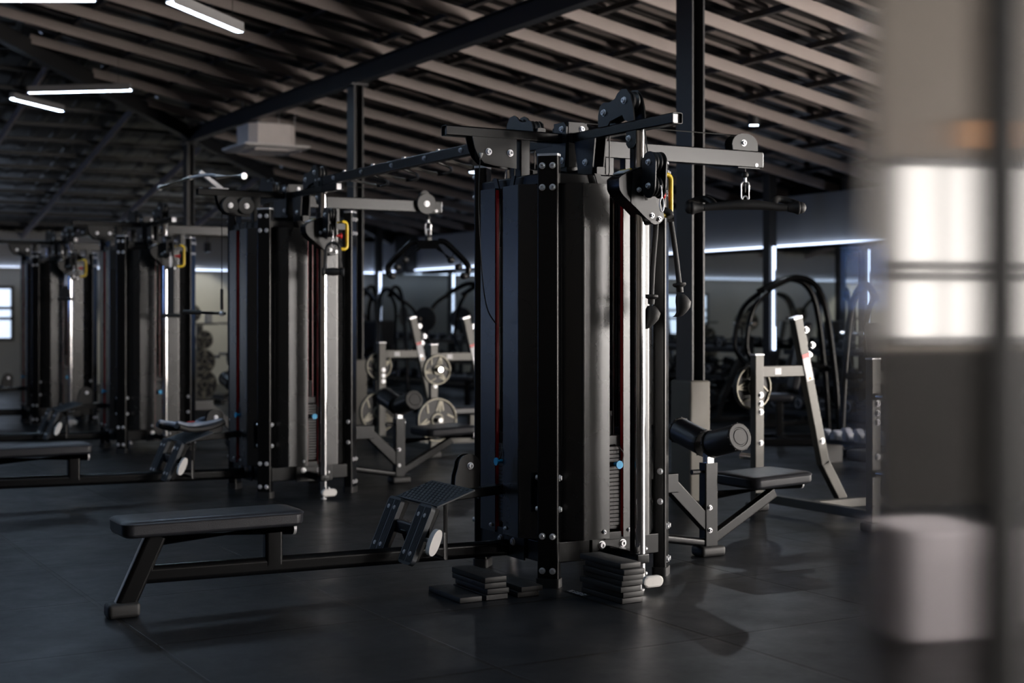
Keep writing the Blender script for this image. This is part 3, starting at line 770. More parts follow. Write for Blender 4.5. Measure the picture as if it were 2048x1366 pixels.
    for y in (-.022, .022):
        mb = MB(); mb.plate((0, y, 0), (1, 0, 0), (0, 0, 1), [(-.72, .485), (-.58, .485)]+[(-.635+.065*math.cos(a), .60+.062*math.sin(a)) for a in [PI*k/9 for k in range(10)]]+[(-.715, .55)], .006)
        lw = mb.build('low_pulley_plate', 'plate', t)
        if y < 0: bolt(lw, (-.63, y-.003, .60), (0, -1, 0), .014)
    mb = MB(); mb.lathe((-.635, -.015, .60), (0, 1, 0), [(0, .052), (.006, .055), (.015, .045), (.024, .055), (.03, .052)], 24); mb.build('pulley_wheel', 'iron', t)
    return t
m1 = make_machine()
m2 = dup(m1, (MX, MY+STEP, 0), label='second black cable tower, with angled pull-up bar and stirrup handle on its cable')
m3 = dup(m1, (MX, MY+2*STEP, 0), label='third black cable tower from the nearest, between the second and the farthest')
m4 = dup(m1, (MX, MY+3*STEP, 0), label='farthest black cable tower, at the end of the row of four')
# farther towers carry a round pulley on the lat arm, the second one also on the short arm
def kids(o, name): return [c for c in o.children if c.name.split('.')[0] == name]
for m in (m2, m3, m4):
    la = kids(m, 'lat_arm')[0]
    for c in kids(la, 'pulley_plate'):
        for g in list(c.children): bpy.data.objects.remove(g)
        bpy.data.objects.remove(c)
    mb = MB(); mb.lathe((1.16, -.032, 2.315), (0, -1, 0), [(0, .02), (0, .084), (.012, .086), (.02, .074), (.03, .086), (.042, .084), (.042, .01)], 30); w = mb.build('pulley_wheel', 'plate', la)
    bolt(w, (1.16, -.074, 2.315), (0, -1, 0), .018)
ar = [c for c in kids(m2, 'top_arm') if kids(c, 'pulley_wheel') and any(abs(v.co.x) > .5 for v in c.data.vertices)][0]
for x in (-.53, -.40):
    mb = MB(); mb.lathe((x, -.042, 2.235), (0, -1, 0), [(0, .02), (0, .064), (.008, .066), (.016, .056), (.024, .066), (.032, .064), (.032, .01)], 26); w = mb.build('pulley_wheel', 'rubber', ar)
    bolt(w, (x, -.074, 2.235), (0, -1, 0), .016)
# the nearest tower's slack high cable
mb = MB(); mb.tube(smooth([(-.58, -.04, 2.20), (-.60, -.06, 1.95), (-.585, -.07, 1.6), (-.55, -.06, 1.42), (-.49, -.05, 1.335)], 8), .0035, 6)
ck = mb.build('slack_cable', 'cable', m1)
mb = MB(); mb.lathe((-.575, -.04, 2.20), (0, 0, 1), [(0, .004), (.02, .012), (.025, .012)], 10); mb.build('cable_stop', 'white', ck)

# ------------------------------------------------------------------ bridges and bars on the towers
RX, RY = .8660254, -.5                              # image-right direction on the floor, used only to turn hanging bars
def pull_up_ladder(y0, label):
    t = thing('pull_up_bridge', label, 'pull-up bars', (MX, y0, 0), 0, 'bridges between cable towers')
    mb = MB(); mb.beam((0, .30, 2.398), (0, STEP-.30, 2.398), .05, .07, .008); b = mb.build('bridge_beam', 'frame', t)
    for y in (.62, STEP-.62):
        for s in (-1, 1):
            mb = MB(); mb.box((s*.028, y, 2.375), (.006, .12, .11), .002); pl = mb.build('clamp_plate', 'plate', b)
            for q in (-.03, .03): bolt(pl, (s*.031, y+q, 2.41), (s, 0, 0), .009)
    for y in (3.02, 2.52, 2.02, 1.52, 1.02):
        mb = MB(); mb.tube([(.02, y, 2.375), (.27, y+.12, 2.35)], .0165, 14); g = mb.build('hand_grip', 'grip', b)
        mb = MB(); mb.tube(smooth([(.265, y+.118, 2.350), (.295, y+.115, 2.348), (.315, y+.06, 2.348), (.29, y-.06, 2.352), (.20, y-.22, 2.36), (.10, y-.30, 2.37), (.02, y-.33, 2.385)], 5), .010, 10); mb.build('return_bow', 'frame', g)
        bolt(b, (-.025, y+.2, 2.40), (-1, 0, 0), .012); bolt(b, (0, y+.06, 2.433), (0, 0, 1), .012); bolt(b, (.025, y-.14, 2.40), (1, 0, 0), .012)
    return t
pull_up_ladder(MY, 'bar bridge with side grips joining the nearest and second cable towers')
pull_up_ladder(MY+2*STEP, 'bar bridge with side grips joining the third and farthest cable towers')
t = thing('pull_up_bar', 'angled chrome gripped pull-up bar on top of the second tower', 'pull-up bar', (MX-.75, MY+STEP, 2.363))
mb = MB(); mb.beam((.17, -.0, -.0), (.0, .0, .125), .04, .04, .008); mb.box((.15, 0, .004), (.14, .058, .008), .002); mb.build('strut', 'cap', t)
mb = MB(); mb.tube(smooth([(-.02, -.5, .04), (0, -.3, .075), (0, 0, .095), (0, .25, .10)], 5), .0125, 12); br = mb.build('bar', 'cap', t)
for p, q in (((-.02, -.48, .045), (.04, -.88, .02)), ((0, .22, .10), (-.04, .92, .075))):
    mb = MB(); mb.tube([p, q], .019, 14); g = mb.build('hand_grip', 'grip', br)
    d = (V(q)-V(p)).normalized(); mb = MB(); mb.cyl(V(q), V(q)+d*.015, .024, 14); mb.build('end_cap', 'cap', g)

# ------------------------------------------------------------------ attachments
# triceps rope hung over the yellow handle of the nearest tower
t = thing('cable_rope', 'black two-ended rope hanging over the yellow handle of nearest tower', 'rope attachment', (MX+.145, MY-.656, 1.875))
D = V((RX, RY, 0)); Nn = V((.5, .866, 0))
mb = MB(); top = [D*(.034*math.cos(a))+V((0, 0, .012+.026*math.sin(a))) for a in [PI*k/8 for k in range(9)]]
mb.tube([D*.037+V((0, 0, -.02))]+top+[D*-.037+V((0, 0, -.02))], .019, 12); mb.build('sleeve', 'rubber', t)
L0 = smooth([D*-.036+V((0, 0, -.01)), D*-.043+V((0, 0, -.10)), D*-.055+V((0, 0, -.25)), D*-.062+V((0, 0, -.40))], 6)
R0 = smooth([D*.036+V((0, 0, -.01)), D*.050+V((0, 0, -.10)), D*.066+V((0, 0, -.22)), D*.080+V((0, 0, -.34))], 6)
for pts in (L0, R0):
    mb = MB(); mb.tube(pts, .0135, 12); s = mb.build('rope_strand', 'rope', t)
    e = pts[-1]; d = (pts[-1]-pts[-2]).normalized(); left = pts is L0
    mb = MB(); mb.lathe(e-d*.012, d, [(0, .014), (.002, .033), (.012, .035), (.018, .030), (.024, .018), (.05, .0165)], 20)
    # flared stopper
    rings = []
    for q, w, th, off in ((.045, .018, .018, 0), (.06, .030, .026, .004), (.085, .040, .032, .010), (.115, .036, .030, .006), (.14, .026, .024, -.006), (.155, .022, .016, -.020), (.163, .020, .006, -.034)):
        sg = 1
        rings.append([e+d*q+D*(sg*off+w*math.cos(a))+Nn*(th*math.sin(a)) for a in [2*PI*k/14 for k in range(14)]])
    mb.loft(rings); mb.build('stopper', 'rubber', s, angle=50)
# stirrup handles
def stirrup(p, label, mirror=1, rz_=0):
    t = thing('stirrup_handle', label, 'cable handle', p, rz_, 'stirrup handles on the cables')
    P = [D*(.05*math.cos(a))+V((0, 0, -.05+.05*math.sin(a))) for a in [PI*k/10 for k in range(11)]]
    P = [D*.062+V((0, 0, -.195))]+P+[D*-.062+V((0, 0, -.195))]
    mb = MB(); mb.tube(P, .012, 10); mb.build('strap', 'rope', t)
    mb = MB(); mb.lathe(D*-.080+V((0, 0, -.215)), D, [(0, .012), (.0, .030), (.014, .032), (.024, .024), (.05, .029), (.080, .031), (.11, .029), (.136, .024), (.146, .032), (.16, .030), (.16, .012)], 18); mb.build('grip', 'rubber', t)
    mb = MB(); mb.tube([(0, 0, .0), (0, 0, .05)], .006, 8); mb.build('ring', 'steel', t)
    return t
stirrup((MX-.002, MY+STEP-.842, 1.925), 'black stirrup handle hanging from the cable beside yellow handle of second tower')
stirrup((MX+.002, MY+.842, 1.925), 'black stirrup handle partly hidden behind left edge of the nearest tower')
# strap with bar on the third tower
t = thing('cable_strap', 'long black strap attachment hanging from third tower beside its yellow handle', 'cable attachment', (MX-.002, MY+2*STEP-.842, 1.93))
mb = MB(); mb.tube([(0, 0, .05), (0, 0, -.06)], .012, 10); mb.build('ring', 'steel', t)
mb = MB(); mb.loft([[V((0, 0, z))+D*x+Nn*y for x, y in MB.rr(.07, .012, .004)] for z in (-.05, -.52)]); mb.build('strap', 'rope', t)
mb = MB(); mb.cyl(D*-.10+V((0, 0, -.54)), D*.10+V((0, 0, -.54)), .02, 14); mb.build('grip', 'rubber', t)
t = thing('cable_strap', 'short black strap attachment hanging low on the farthest tower left of its carriage', 'cable attachment', (MX-.10, MY+3*STEP-.842, 1.86))
mb = MB(); mb.tube([V((.122, 0, .10)), V((0, 0, .03)), V((0, 0, -.10))], .012, 10); mb.build('ring', 'steel', t)
mb = MB(); mb.loft([[V((0, 0, z))+D*x+Nn*y for x, y in MB.rr(w, .02, .004)] for z, w in ((-.09, .05), (-.24, .13))]); mb.build('strap', 'rope', t)
mb = MB(); mb.cyl(D*-.10+V((0, 0, -.26)), D*.10+V((0, 0, -.26)), .018, 14); mb.build('grip', 'rubber', t)
# wavy lat bar on the nearest tower
t = thing('lat_bar', 'wavy black lat bar hanging from a chain link on the nearest tower', 'cable bar', (MX+1.21, MY, 2.03))
mb = MB(); mb.tube([D*(.016*math.cos(a))+V((0, 0, .030+.020*math.sin(a))) for a in [2*PI*k/16 for k in range(16)]], .005, 8, True); mb.build('eyelet', 'steel', t)
mb = MB(); mb.tube(smooth([D*-.30+V((0, 0, -.022)), D*-.20+V((0, 0, -.012)), D*-.10+V((0, 0, -.004)), D*0+V((0, 0, 0)), D*.10+V((0, 0, -.004)), D*.20+V((0, 0, -.016)), D*.30+V((0, 0, -.016))], 6), .018, 14,
    radii=[.021+.010*math.exp(-((k-18)/9.)**2) for k in range(37)]); mb.build('bar', 'rubber', t, angle=60)
for s in (-1, 1):
    mb = MB(); o = D*s*.30+V((0, 0, -.018)); mb.tube(smooth([o-D*s*.06, o-D*s*.0, o+D*s*.02], 5), .025, 14, radii=[.022, .024, .026, .029, .033, .037, .040, .040, .039, .036, .030]); mb.sphere(o+D*s*.022, .036, 14); mb.build('end_knob', 'rubber', t, angle=60)
    mb = MB(); c = D*s*.17; mb.tube(smooth([c+V((0, 0, -.01)), c+D*s*.02+Nn*.09+V((0, 0, .03)), c+D*s*.06+Nn*.15+V((0, 0, .045)), c+D*s*.14+Nn*.12+V((0, 0, .02)), c+D*s*.15+V((0, 0, -.012))], 6), .021, 12); mb.build('side_grip', 'rubber', t, angle=60)
# arched multi-grip bar on the second tower
t = thing('arched_bar', 'arched black multi-grip bar hanging from chain on the second tower', 'cable bar', (MX+1.21, MY+STEP, 2.05))
mb = MB(); mb.tube([D*(.014*math.cos(a))+V((0, 0, .018+.045*math.sin(a))) for a in [2*PI*k/16 for k in range(16)]], .005, 8, True); mb.build('carabiner', 'steel', t)
mb = MB(); mb.loft([[D*x+V((0, 0, z))+Nn*n_ for x, z in ((-.10, -.035), (.10, -.035), (.085, -.105), (-.085, -.105))] for n_ in (-.025, .025)]); mb.box((0, 0, -.02), (.05, .05, .05), .01); mb.build('centre_block', 'frame', t)
for s in (-1, 1):
    mb = MB(); mb.tube(smooth([D*s*.08+V((0, 0, -.045)), D*s*.14+V((0, 0, -.05)), D*s*.24+V((0, 0, -.14)), D*s*.325+V((0, 0, -.235)), D*s*.335+V((0, 0, -.29)), D*s*.315+V((0, 0, -.34))], 6), .025, 14); r = mb.build('outer_rail', 'frame', t)
    mb = MB(); mb.tube([D*s*.08+V((0, 0, -.095)), D*s*.19+V((0, 0, -.20))-Nn*.02], .021, 12); mb.build('inner_rail', 'frame', t)
    for a, b in (((.19, -.20), (.22, -.12)), ((.255, -.26), (.285, -.18)), ((.30, -.335), (.33, -.27))):
        mb = MB(); p, q = D*s*a[0]+V((0, 0, a[1]))-Nn*.10, D*s*b[0]+V((0, 0, b[1])); mb.tube([q, p+Nn*.10, p], .011, 10); mb.sphere(p, .027, 12); mb.sphere(p+Nn*.07, .03, 12, (1, 1.4, 1)); mb.build('hand_grip', 'rubber', r, angle=60)
# grey handle lying on the second tower's step
t = thing('close_grip_handle', 'grey forked close-grip handle lying on the step of second tower', 'cable handle', (MX-.82, MY+STEP, .49), .35)
mb = MB()
for sx, sy in ((-1, -1), (-1, 1), (1, -1), (1, 1)):
    mb.tube(smooth([(0, 0, .05), (sx*.07, sy*.03, .055), (sx*.15, sy*.09, .075), (sx*.21, sy*.11, .09)], 5), .02, 10, radii=[.03-.001*k for k in range(16)])
mb.build('fork', 'greyhandle', t, angle=60)
mb = MB(); mb.box((0, 0, .083), (.05, .035, .004), .001); mb.build('red_mark', 'red', t)
for s in (-1, 1):
    mb = MB(); mb.tube(smooth([(-.22, s*.12, .07), (-.10, s*.11, .035), (.08, s*.11, .035), (.22, s*.12, .075)], 5), .024, 12); mb.build('hand_grip', 'rubber', t, angle=60)
# straight bar on the high cable of the second tower
t = thing('cable_bar', 'short straight bar hanging on the long high cable of second tower', 'cable bar', (MX-.575, MY+STEP, 1.40))
mb = MB(); mb.tube([(0, 0, .82), (0, 0, .0)], .0035, 8); mb.tube([(.05, 0, .82), (.05, 0, -.4)], .0035, 8); mb.build('cable', 'cable', t)
mb = MB(); mb.cyl((0, 0, .03), (0, 0, .19), .012, 10); mb.build('cable_sleeve', 'rubber', t)
mb = MB(); mb.cyl(D*-.22+V((0, 0, .01)), D*.03+V((0, 0, 0)), .011, 12); mb.build('bar', 'frame', t)
mb = MB(); mb.cyl(D*-.30+V((0, 0, .014)), D*-.16+V((0, 0, .008)), .018, 14); mb.build('hand_grip', 'rubber', t)
mb = MB(); mb.sphere((0, 0, 0), .022, 12); mb.build('ball', 'steel', t)

# ------------------------------------------------------------------ loose plates and a tag on the floor by the nearest tower
def floor_plate(p, rz_, k, where):
    t = thing('flat_weight', k, 'loose weight plate', p, rz_, where)
    return t
fp_me = None
def stack_of(x, y, n, where, names, seed):
    global fp_me
    random.seed(seed)
    for i in range(n):
        if fp_me is None:
            mb = MB(); mb.box((.06, .175, .0135), (.12, .35, .026), .003)
            mb.cyl((.06, .175, .0262), (.06, .175, .0268), .022, 16)
            for q in (.07, .28): mb.cyl((.06, q, .0262), (.06, q, .0268), .008, 12)
            o = mb.build('flat_weight', 'rubber'); fp_me = o.data
        else:
            o = bpy.data.objects.new('flat_weight', fp_me); COL.objects.link(o)
        o.location = (x+random.uniform(-.008, .012), y+random.uniform(-.012, .012), .0008+i*.0278); o.rotation_euler = (0, 0, random.uniform(-.03, .03))
        tag(o, names[i], 'weight plate', where)
ORD = ['lowest', 'second from the floor', 'third from the floor', 'fourth from the floor', 'fifth from the floor', 'sixth from the floor', 'topmost']
def nm(n, tail): return [f'flat black weight, {ORD[i] if i < n-1 else "topmost"} of {tail}' for i in range(n)]
stack_of(3.33, 6.01, 4, 'flat weights left of the front post', nm(4, 'the four stacked beside the foot step'), 3)
stack_of(3.845, 5.61, 7, 'flat weights under the chrome column', nm(7, 'the tall stack by the white pedal'), 5)
stack_of(3.50, 5.99, 2, 'flat weights by the front post', nm(2, 'the pair close to the front post'), 8)
stack_of(3.185, 6.02, 1, 'single flat weight', ['single flat black weight lying on the floor left of the stacks'], 9)
t = thing('paper_tag', 'small dark printed tag lying on the floor by front post', 'tag', (3.812, 5.95, .0015), -1.57)
mb = MB(); mb.box((0, 0, .0008), (.17, .045, .0016)); mb.build('card', 'ink', t)
mb = MB()
for i, (x, w) in enumerate(((-.06, .03), (-.02, .02), (.012, .03), (.05, .02))):
    mb.box((x, .012, .0019), (w, .004, .0006)); mb.box((x, -.002, .0019), (w*.8, .003, .0006)); mb.box((x+.003, -.014, .0019), (w, .003, .0006))
mb.build('print', 'paper', t)

# ------------------------------------------------------------------ weight plates, benches and racks further back
def disc(r, th=.04):
    """a plate facing -Y, hole along Y, with raised bars"""
    mb = MB(); mb.lathe((0, th/2, 0), (0, -1, 0), [(0, .028), (0, r*.98), (.004, r), (th-.004, r), (th, r*.985), (th, r*.93), (th-.012, r*.91), (th-.012, r*.33), (th-.002, r*.31), (th, r*.29), (th, .028)], 40)
    o = mb.build('weight_plate', 'iron')
    mb = MB(); y = -th/2
    def bar(a, r0, r1, off, w):
        d = V((math.cos(a), 0, math.sin(a))); s = V((-math.sin(a), 0, math.cos(a)))
        mb.beam(d*r0*r+s*off*r+V((0, y+.008, 0)), d*r1*r+s*off*r+V((0, y+.008, 0)), w*r, .012, .002, up=(0, -1, 0), n=1)
    for a0 in (PI/2, PI/2+2*PI/3, PI/2-2*PI/3):
        for off, r1, tl in ((-.36, .80, .25), (-.10, .86, .0), (.16, .86, -.25), (.42, .76, .2)): bar(a0+tl, .36, r1, off, .085)
    mb.build('raised_bars', 'gold', o)
    mb = MB()
    mb.tube([V((r*.955*math.cos(a), -th/2-.001, r*.955*math.sin(a))) for a in [2*PI*k/48 for k in range(48)]], .006+r*.012, 6, True)
    mb.tube([V((r*.27*math.cos(a), -th/2-.001, r*.27*math.sin(a))) for a in [2*PI*k/28 for k in range(28)]], .008+r*.01, 6, True); mb.build('rim', 'gold', o)
    return o
PROTO = {}
def plate_at(p, r, label, group, roll=0., rz_=0.):
    if r not in PROTO: PROTO[r] = o = disc(r)
    else:
        src = PROTO[r]; o = src.copy(); COL.objects.link(o)
        for ch in src.children: c = ch.copy(); c.parent = o; COL.objects.link(c)
    o.location = p; o.rotation_euler = (0, roll, rz_)
    tag(o, label, 'weight plate', group); return o

def press_bench(ax, by, gap, label, sticker):
    """flat press bench: rear storage posts at y=0 and y=gap, sloping uprights and the bench towards +X"""
    t = thing('press_bench', label, 'weight bench', (ax, by, 0), 0, 'press benches')
    for y in (0, gap):
        mb = MB(); mb.beam((0, y, .03), (0, y, 1.10), .06, .08, .008, up=(1, 0, 0)); p = mb.build('storage_post', 'rackgrey', t)
        mb = MB(); mb.box((0, y, 1.106), (.084, .064, .012), .003); mb.build('post_cap', 'cap', p)
        mb = MB(); mb.box((0, y, .03), (.14, .11, .06), .015); mb.build('rubber_foot', 'rubber', p)
        for z in (.42, .70):
            s = -1 if y == 0 else 1
            bolt(p, (.01, y-.031, z+.06), (0, -1, 0), .015)
        for z in (.70, .82): bolt(p, (.01, y-.031, z), (0, -1, 0), .016)
        for z in (.375, .865):
            mb = MB(); mb.cyl((0, y-.03 if y == 0 else y+.03, z), (0, (y-.17) if y == 0 else y+.17, z), .024, 14); mb.build('storage_horn', 'chrome', p)
        mb = MB(); mb.beam((.36, y, 1.36), (.62, y, .30), .06, .08, .008, up=(1, 0, 0)); mb.beam((.62, y, .31), (.80, y, .03), .06, .08, .008, up=(1, 0, 0)); u = mb.build('sloping_upright', 'rackgrey', t)
        mb = MB(); mb.beam((.357, y, 1.36), (.353, y, 1.376), .064, .084, .004, up=(1, 0, 0)); mb.build('post_cap', 'cap', u)
        mb = MB(); mb.beam((.03, y, .985), (.45, y, .985), .05, .08, .006); mb.build('cross_tube', 'rackgrey', t)
        mb = MB(); mb.box((.17, y-.026, .985), (.06, .002, .045)); mb.build('label_sticker', 'paper', t)
        # bar catches
        mb = MB()
        out = [(0, 0), (.05, .02), (.09, .10), (.075, .14), (.05, .11), (.03, .12), (.04, .20), (.10, .30), (.10, .36), (.06, .40), (.03, .44), (.0, .46)]
        mb.plate((.435, y, .88), (1, 0, -.0), (0, 0, 1), [(a-(b*.245), b) for a, b in out], .03); ct = mb.build('bar_catch', 'rackgrey', u)
        for x, z in ((.45, .96), (.47, 1.10), (.50, 1.17), (.44, 1.28)): bolt(ct, (x-.0, y-.016, z), (0, -1, 0), .018, .02)
        bolt(u, (.585, y-.03, .47), (0, -1, 0), .018)
        if sticker:
            d = V((.26, 0, -1.06)).normalized(); s = d.cross(V((0, 1, 0)))
            for m_, q0, q1 in (('red', .26, .29), ('paper', .29, .46)):
                mb = MB(); mb.loft([[V((.36, y-.031-k, 1.36))+d*q+s*w for q, w in ((q0, -.034), (q1, -.034), (q1, .034), (q0, .034))] for k in (0, .002)]); mb.build('warning_label', m_, u)
            mb = MB(); mb.loft([[V((.36, y-.033-k, 1.36))+d*q+s*w for q, w in ((.45, -.012), (.45, .012), (.43, 0))] for k in (.001, .002)]); mb.build('warning_sign', 'orange', u)
    mb = MB(); mb.beam((.0, 0, .10), (.0, gap, .10), .06, .06, .006); mb.beam((0, gap/2, .10), (1.30, gap/2, .10), .06, .06, .006); mb.beam((1.30, gap/2-.25, .05), (1.30, gap/2+.25, .05), .06, .06, .006)
    mb.beam((1.15, gap/2, .10), (1.15, gap/2, .36), .06, .06, .006, up=(1, 0, 0)); mb.beam((.75, gap/2, .10), (.75, gap/2, .36), .06, .06, .006, up=(1, 0, 0)); mb.build('bench_frame', 'rackgrey', t)
    mb = MB(); mb.box((1.0, gap/2, .41), (1.15, .28, .08), .025, seg=3); mb.build('bench_pad', 'pad', t)
    return t
press_bench(6.56, 7.88-1.15, 1.15, 'grey press bench beside the lat seat of the nearest tower, warning label on its post', True)
press_bench(6.28, 12.42, 1.20, 'grey press bench with big patterned plates, behind the seat of the second tower', True)
plate_at((6.57, 7.95, .87), .16, 'patterned plate on the rear post of the press bench nearest lat seat', 'plates on the nearer press bench', .4)
plate_at((6.28, 12.345, .86), .145, 'small patterned plate on the upper horn of the farther press bench', 'plates on the farther press bench', .2)
plate_at((6.28, 12.345, .375), .215, 'big patterned plate low on the farther press bench, half behind a seat', 'plates on the farther press bench', 0.1)
plate_at((6.28, 13.695, .86), .145, 'small plate half hidden behind the left post of the farther press bench', 'plates on the farther press bench', 1.1)
plate_at((6.28, 13.695, .375), .215, 'big plate behind the thigh rollers of the second tower', 'plates on the farther press bench', 2.0)

# upright plate trees behind the second tower
def plate_tree(p, label):
    t = thing('plate_tree', label, 'plate rack', p, .2, 'plate trees')
    mb = MB(); mb.beam((0, 0, .06), (0, 0, 1.25), .08, .08, .008, up=(1, 0, 0)); mb.build('mast', 'rackgrey', t)
    mb = MB(); mb.beam((-.28, -.25, .04), (-.28, .25, .04), .07, .07, .008); mb.beam((.28, -.25, .04), (.28, .25, .04), .07, .07, .008); mb.beam((-.28, 0, .05), (.28, 0, .05), .07, .07, .008); mb.build('base', 'rackgrey', t)
    mb = MB(); mb.box((0, -.02, 1.27), (.5, .22, .03), .006); mb.build('top_shelf', 'rackgrey', t)
    for z in (.32, .68, 1.02):
        mb = MB(); mb.cyl((0, -.04, z), (0, -.30, z), .024, 12); mb.build('horn', 'chrome', t)
    for s in (-1, 1):
        mb = MB(); mb.beam((s*.03, 0, .75), (s*.24, 0, .75), .05, .05, .004); mb.build('side_arm', 'rackgrey', t)
        for z in (.45, .85):
            mb = MB(); mb.cyl((s*.22, -.02, .75), (s*.22, -.22, .75), .024, 12)
        mb.build('side_horn', 'chrome', t)
    return t
PT = ((6.95, 21.9), (8.0, 23.4))
for i, (x, y) in enumerate(PT):
    w = ('seen through the gap left of second tower', 'farther back near the cream wall')[i]
    plate_tree((x, y, 0), f'grey plate tree {w}')
    for z, r in ((.32, .225), (.68, .19), (1.02, .145)):
        plate_at((x+.02, y-.17, z), r, f'{ {.225: "big low", .19: "middle", .145: "small upper"}[r] } plate on the plate tree {w}', 'plates on the plate trees', z*3, .2)
for i, (x, r) in enumerate(((6.80, .145), )):
    plate_at((x, 21.82, 1.432), r, 'dark plate standing on the shelf of the plate tree', 'plates on the shelf', .5, .1)
tin = MB(); tin.lathe((7.08, 21.85, 1.286), (0, 0, 1), [(0, .05), (.002, .055), (.13, .055), (.135, .045), (.15, .03), (.17, .028), (.18, .0)], 20); tag(tin.build('chalk_tub', 'white'), 'white tub beside a standing plate on the plate tree shelf', 'tub')

# dumbbell racks and dumbbells along the mirrors
def dumbbell_mesh(r, L, m_='db'):
    mb = MB()
    for s in (-1, 1):
        mb.lathe((s*(L/2-.0), 0, 0), (-s, 0, 0), [(0, r*.55), (.004, r*.6), (.006, r*.92), (.014, r), (.075, r), (.085, r*.9), (.088, .02)], 10)
    mb.cyl((-L/2+.08, 0, 0), (L/2-.08, 0, 0), .016, 8)
    return mb
DB = {}
def dumbbell(p, r, rz_, label, group, m_='db'):
    k = (r, m_)
    if k not in DB:
        o = dumbbell_mesh(r, .36).build('dumbbell', [m_]); DB[k] = o
        mb = MB(); mb.tube([V((s*.181, r*.62*math.cos(a), r*.62*math.sin(a))) for s in (1, ) for a in [2*PI*q/20 for q in range(20)]], .006, 5, True); mb.tube([V((-.181, r*.62*math.cos(a), r*.62*math.sin(a))) for a in [2*PI*q/20 for q in range(20)]], .006, 5, True)
        mb.build('end_ring', 'cap', o)
    else:
        s = DB[k]; o = s.copy(); COL.objects.link(o)
        for ch in s.children: c = ch.copy(); c.parent = o; COL.objects.link(c)
    o.location = p; o.rotation_euler = (0, 0, rz_); tag(o, label, 'dumbbell', group)
TIER = ((11.78, .34), (11.98, .70), (12.18, 1.06))
RK = ((9.0, 13.9, 'nearest'), (14.9, 19.9, 'middle'), (21.0, 26.0, 'farthest'))
for b0, b1, w in RK:
    t = thing('dumbbell_rack', f'{w} of the three black dumbbell racks along the mirrors', 'dumbbell rack', (0, 0, 0), 0, 'dumbbell racks')
    for b in (b0, b1):
        mb = MB(); mb.beam((11.72, b, .03), (11.82, b, .30), .06, .08, .006, up=(1, 0, 0)); mb.beam((11.80, b, .28), (12.30, b, 1.12), .06, .08, .006, up=(1, 0, 0)); mb.beam((11.60, b, .03), (12.40, b, .03), .08, .06, .006); mb.beam((12.30, b, .03), (12.30, b, 1.1), .06, .06, .006, up=(1, 0, 0)); mb.build('rack_end', 'beam', t)
    for x, z in TIER:
        mb = MB(); mb.box((x, (b0+b1)/2, z-.105), (.34, b1-b0, .012), .002, rot=Matrix.Rotation(-.2, 4, 'Y')); mb.box((x-.17, (b0+b1)/2, z-.125), (.014, b1-b0, .06), .002); mb.build('tray', 'beam', t)
    for i, (x, z) in enumerate(TIER):
        n = 11
        for k in range(n):
            r = (.085, .075, .062)[i]; b = b0+.3+(b1-b0-.6)*k/(n-1)
            dumbbell((x, b, z-.105+r+.012), r, random.uniform(-.05, .05), f'round black dumbbell on the {("bottom", "middle", "top")[i]} tier of the {w} dumbbell rack', f'dumbbells on {("bottom", "middle", "top")[i]} tier of {w} rack')
# low tray of pale dumbbells beyond the lat seat
t = thing('low_rack', 'low black tray rack holding pale dumbbells beyond the lat seat', 'dumbbell rack', (9.35, 9.55, 0), 0)
mb = MB(); mb.box((0, 0, .20), (.36, 1.3, .015), .003); mb.box((-.18, 0, .215), (.012, 1.3, .04), .002); mb.build('tray', 'beam', t)
for y in (-.6, .6):
    mb = MB(); mb.beam((0, y, 0), (0, y, .195), .25, .05, .006, up=(0, 1, 0)); mb.build('leg', 'beam', t)
for k in range(8):
    dumbbell((9.35, 9.03+k*.15, .272), .055, random.uniform(-.08, .08), 'small pale dumbbell in the low tray beyond the lat seat', 'pale dumbbells in the low tray', 'palevinyl')

# plate-loaded machines standing dark before the mirrors
def lever_machine(p, rz_, label, hgt=1.75):
    t = thing('lever_machine', label, 'gym machine', p, rz_, 'lever machines before the mirrors')
    mb = MB(); mb.beam((-.7, -.3, .04), (.7, -.3, .04), .07, .07, .008); mb.beam((-.7, .3, .04), (.7, .3, .04), .07, .07, .008); mb.beam((0, -.3, .05), (0, .3, .05), .07, .07, .008); mb.beam((-.6, -.3, .05), (-.6, .3, .05), .07, .07, .008); mb.build('base', 'frame', t)
    for s in (-1, 1):
        mb = MB(); mb.tube(smooth([(-.6, s*.28, .06), (-.55, s*.27, .8), (-.42, s*.24, hgt-.2), (-.15, s*.22, hgt), (.2, s*.24, hgt-.15)], 6), .035, 12); mb.build('curved_upright', 'frame', t)
        mb = MB(); mb.tube(smooth([(.15, s*.26, hgt-.14), (.35, s*.42, hgt-.35), (.42, s*.45, hgt-.75), (.30, s*.40, hgt-.95)], 6), .028, 12); a = mb.build('lever_arm', 'frame', t)
        mb = MB(); mb.tube([(.30, s*.40, hgt-.95), (.30, s*.22, hgt-.95)], .018, 12); mb.build('hand_grip', 'rubber', a)
        mb = MB(); mb.cyl((.38, s*.44, hgt-.5), (.38, s*.72, hgt-.5), .024, 12); mb.build('weight_horn', 'chrome', a)
    mb = MB(); mb.box((.05, 0, .50), (.36, .34, .08), .03, seg=3); mb.build('seat_pad', 'pad', t)
    mb = MB(); mb.box((-.22, 0, .95), (.09, .32, .75), .03, rot=Matrix.Rotation(-.2, 4, 'Y'), seg=3); mb.build('back_pad', 'pad', t)
    mb = MB(); mb.beam((.0, 0, .06), (.0, 0, .46), .07, .07, .006, up=(1, 0, 0)); mb.build('seat_post', 'frame', t)
    mb = MB(); mb.beam((-.56, 0, .80), (-.25, 0, .9), .06, .06, .006); mb.beam((-.55, -.27, .8), (-.55, .27, .8), .06, .06, .006); mb.build('back_brace', 'frame', t)
    return t
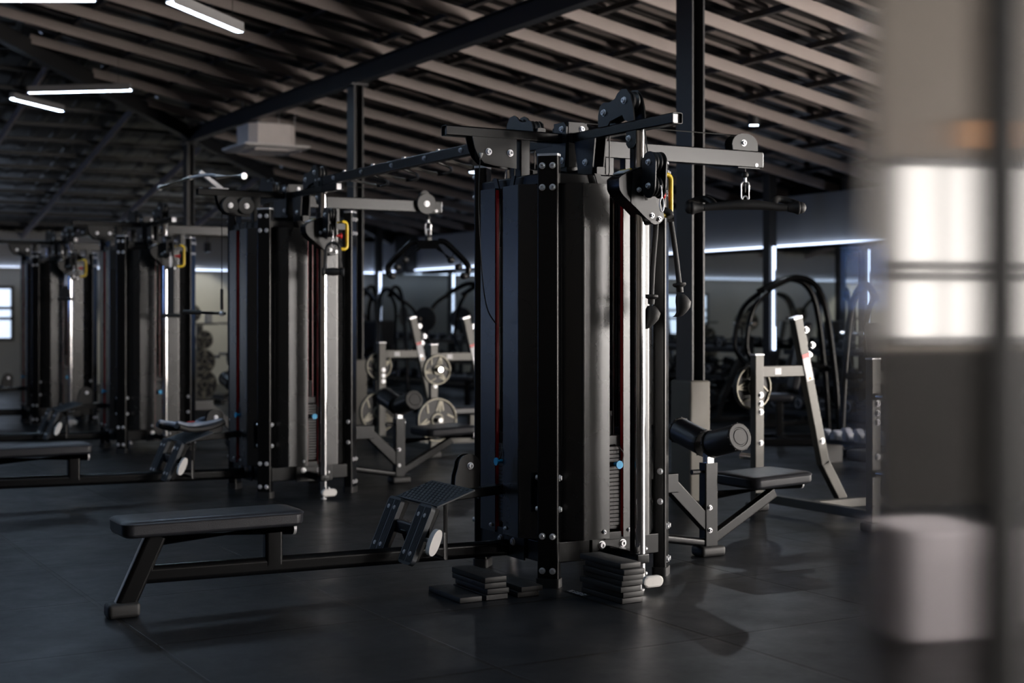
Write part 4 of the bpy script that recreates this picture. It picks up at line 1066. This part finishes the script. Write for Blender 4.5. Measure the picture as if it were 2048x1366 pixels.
LM = ((10.3, 12.0, 2.6, 'dark lever machine seen just right of the tall steel column', 1.8), (10.4, 10.4, .4, 'dark lever machine behind the nearer press bench', 1.7), (10.2, 9.1, 1.2, 'dark lever machine nearest the polished pillar', 1.9),
      (9.6, 17.9, 2.2, 'dark lever machine right behind the arched hanging bar', 1.85), (9.2, 20.0, .6, 'dark lever machine left of the others, below the wall speaker', 1.8), (10.3, 22.4, 1.5, 'farthest dark lever machine near the corner of the mirrors', 1.9))
LP = ('in the shade right of the column', '', 'by the pillar', 'behind the arched bar', 'below the speaker', 'near the mirror corner')
for i, (x, y, r, lb, h) in enumerate(LM):
    lever_machine((x, y, 0), r, lb, h)
    if i < 2: continue
    for s in (-1, 1):
        c = Matrix.Rotation(r, 4, 'Z') @ V((.38, s*.58, h-.5))
        plate_at((x+c.x, y+c.y, h-.5), .17, f'plate on the {"first" if s < 0 else "other"} arm of the lever machine {LP[i]}', 'plates on the lever machines', .3*i, r)

# ------------------------------------------------------------------ the polished pillar close to the camera
PC = V((.2465, .72))                                 # camera right / forward
def cw(r, f, z): return V((r*RX+f*.5, r*RY+f*.8660254, z))
t = thing('polished_pillar', 'blurred polished steel pillar with dark edge post close at the right', 'pillar', cw(.225, .72, 0), math.radians(-30+23))
mb = MB(); mb.box((.040, .036, 1.75), (.075, .05, 3.5), .004); mb.build('core', 'beam', t)
mb = MB(); mb.box((-.0165, .004, 1.75), (.073, .008, 3.46), .002); mb.build('mirror_face', 'brushed', t)
mb = MB(); mb.box((.029, .0, 1.75), (.018, .02, 3.5), .003); mb.build('edge_post', 'beam', t)
mb = MB(); mb.box((.058, .004, 1.75), (.038, .008, 3.46), .002); mb.build('side_face', 'brushed', t)
# pale padded blocks on the floor before the front windows, seen in the pillar
for x, y, s, l in ((3.60, -4.35, (.46, .5, .47), 'pale grey padded block seen blurred low in the polished pillar, larger of two'), (4.25, -4.15, (.30, .5, .42), 'pale pinkish block next to the larger block seen in the pillar')):
    mb = MB(); mb.box((x, y, s[2]/2), s, .03, seg=3); tag(mb.build('padded_block', 'greyblock'), l, 'block')
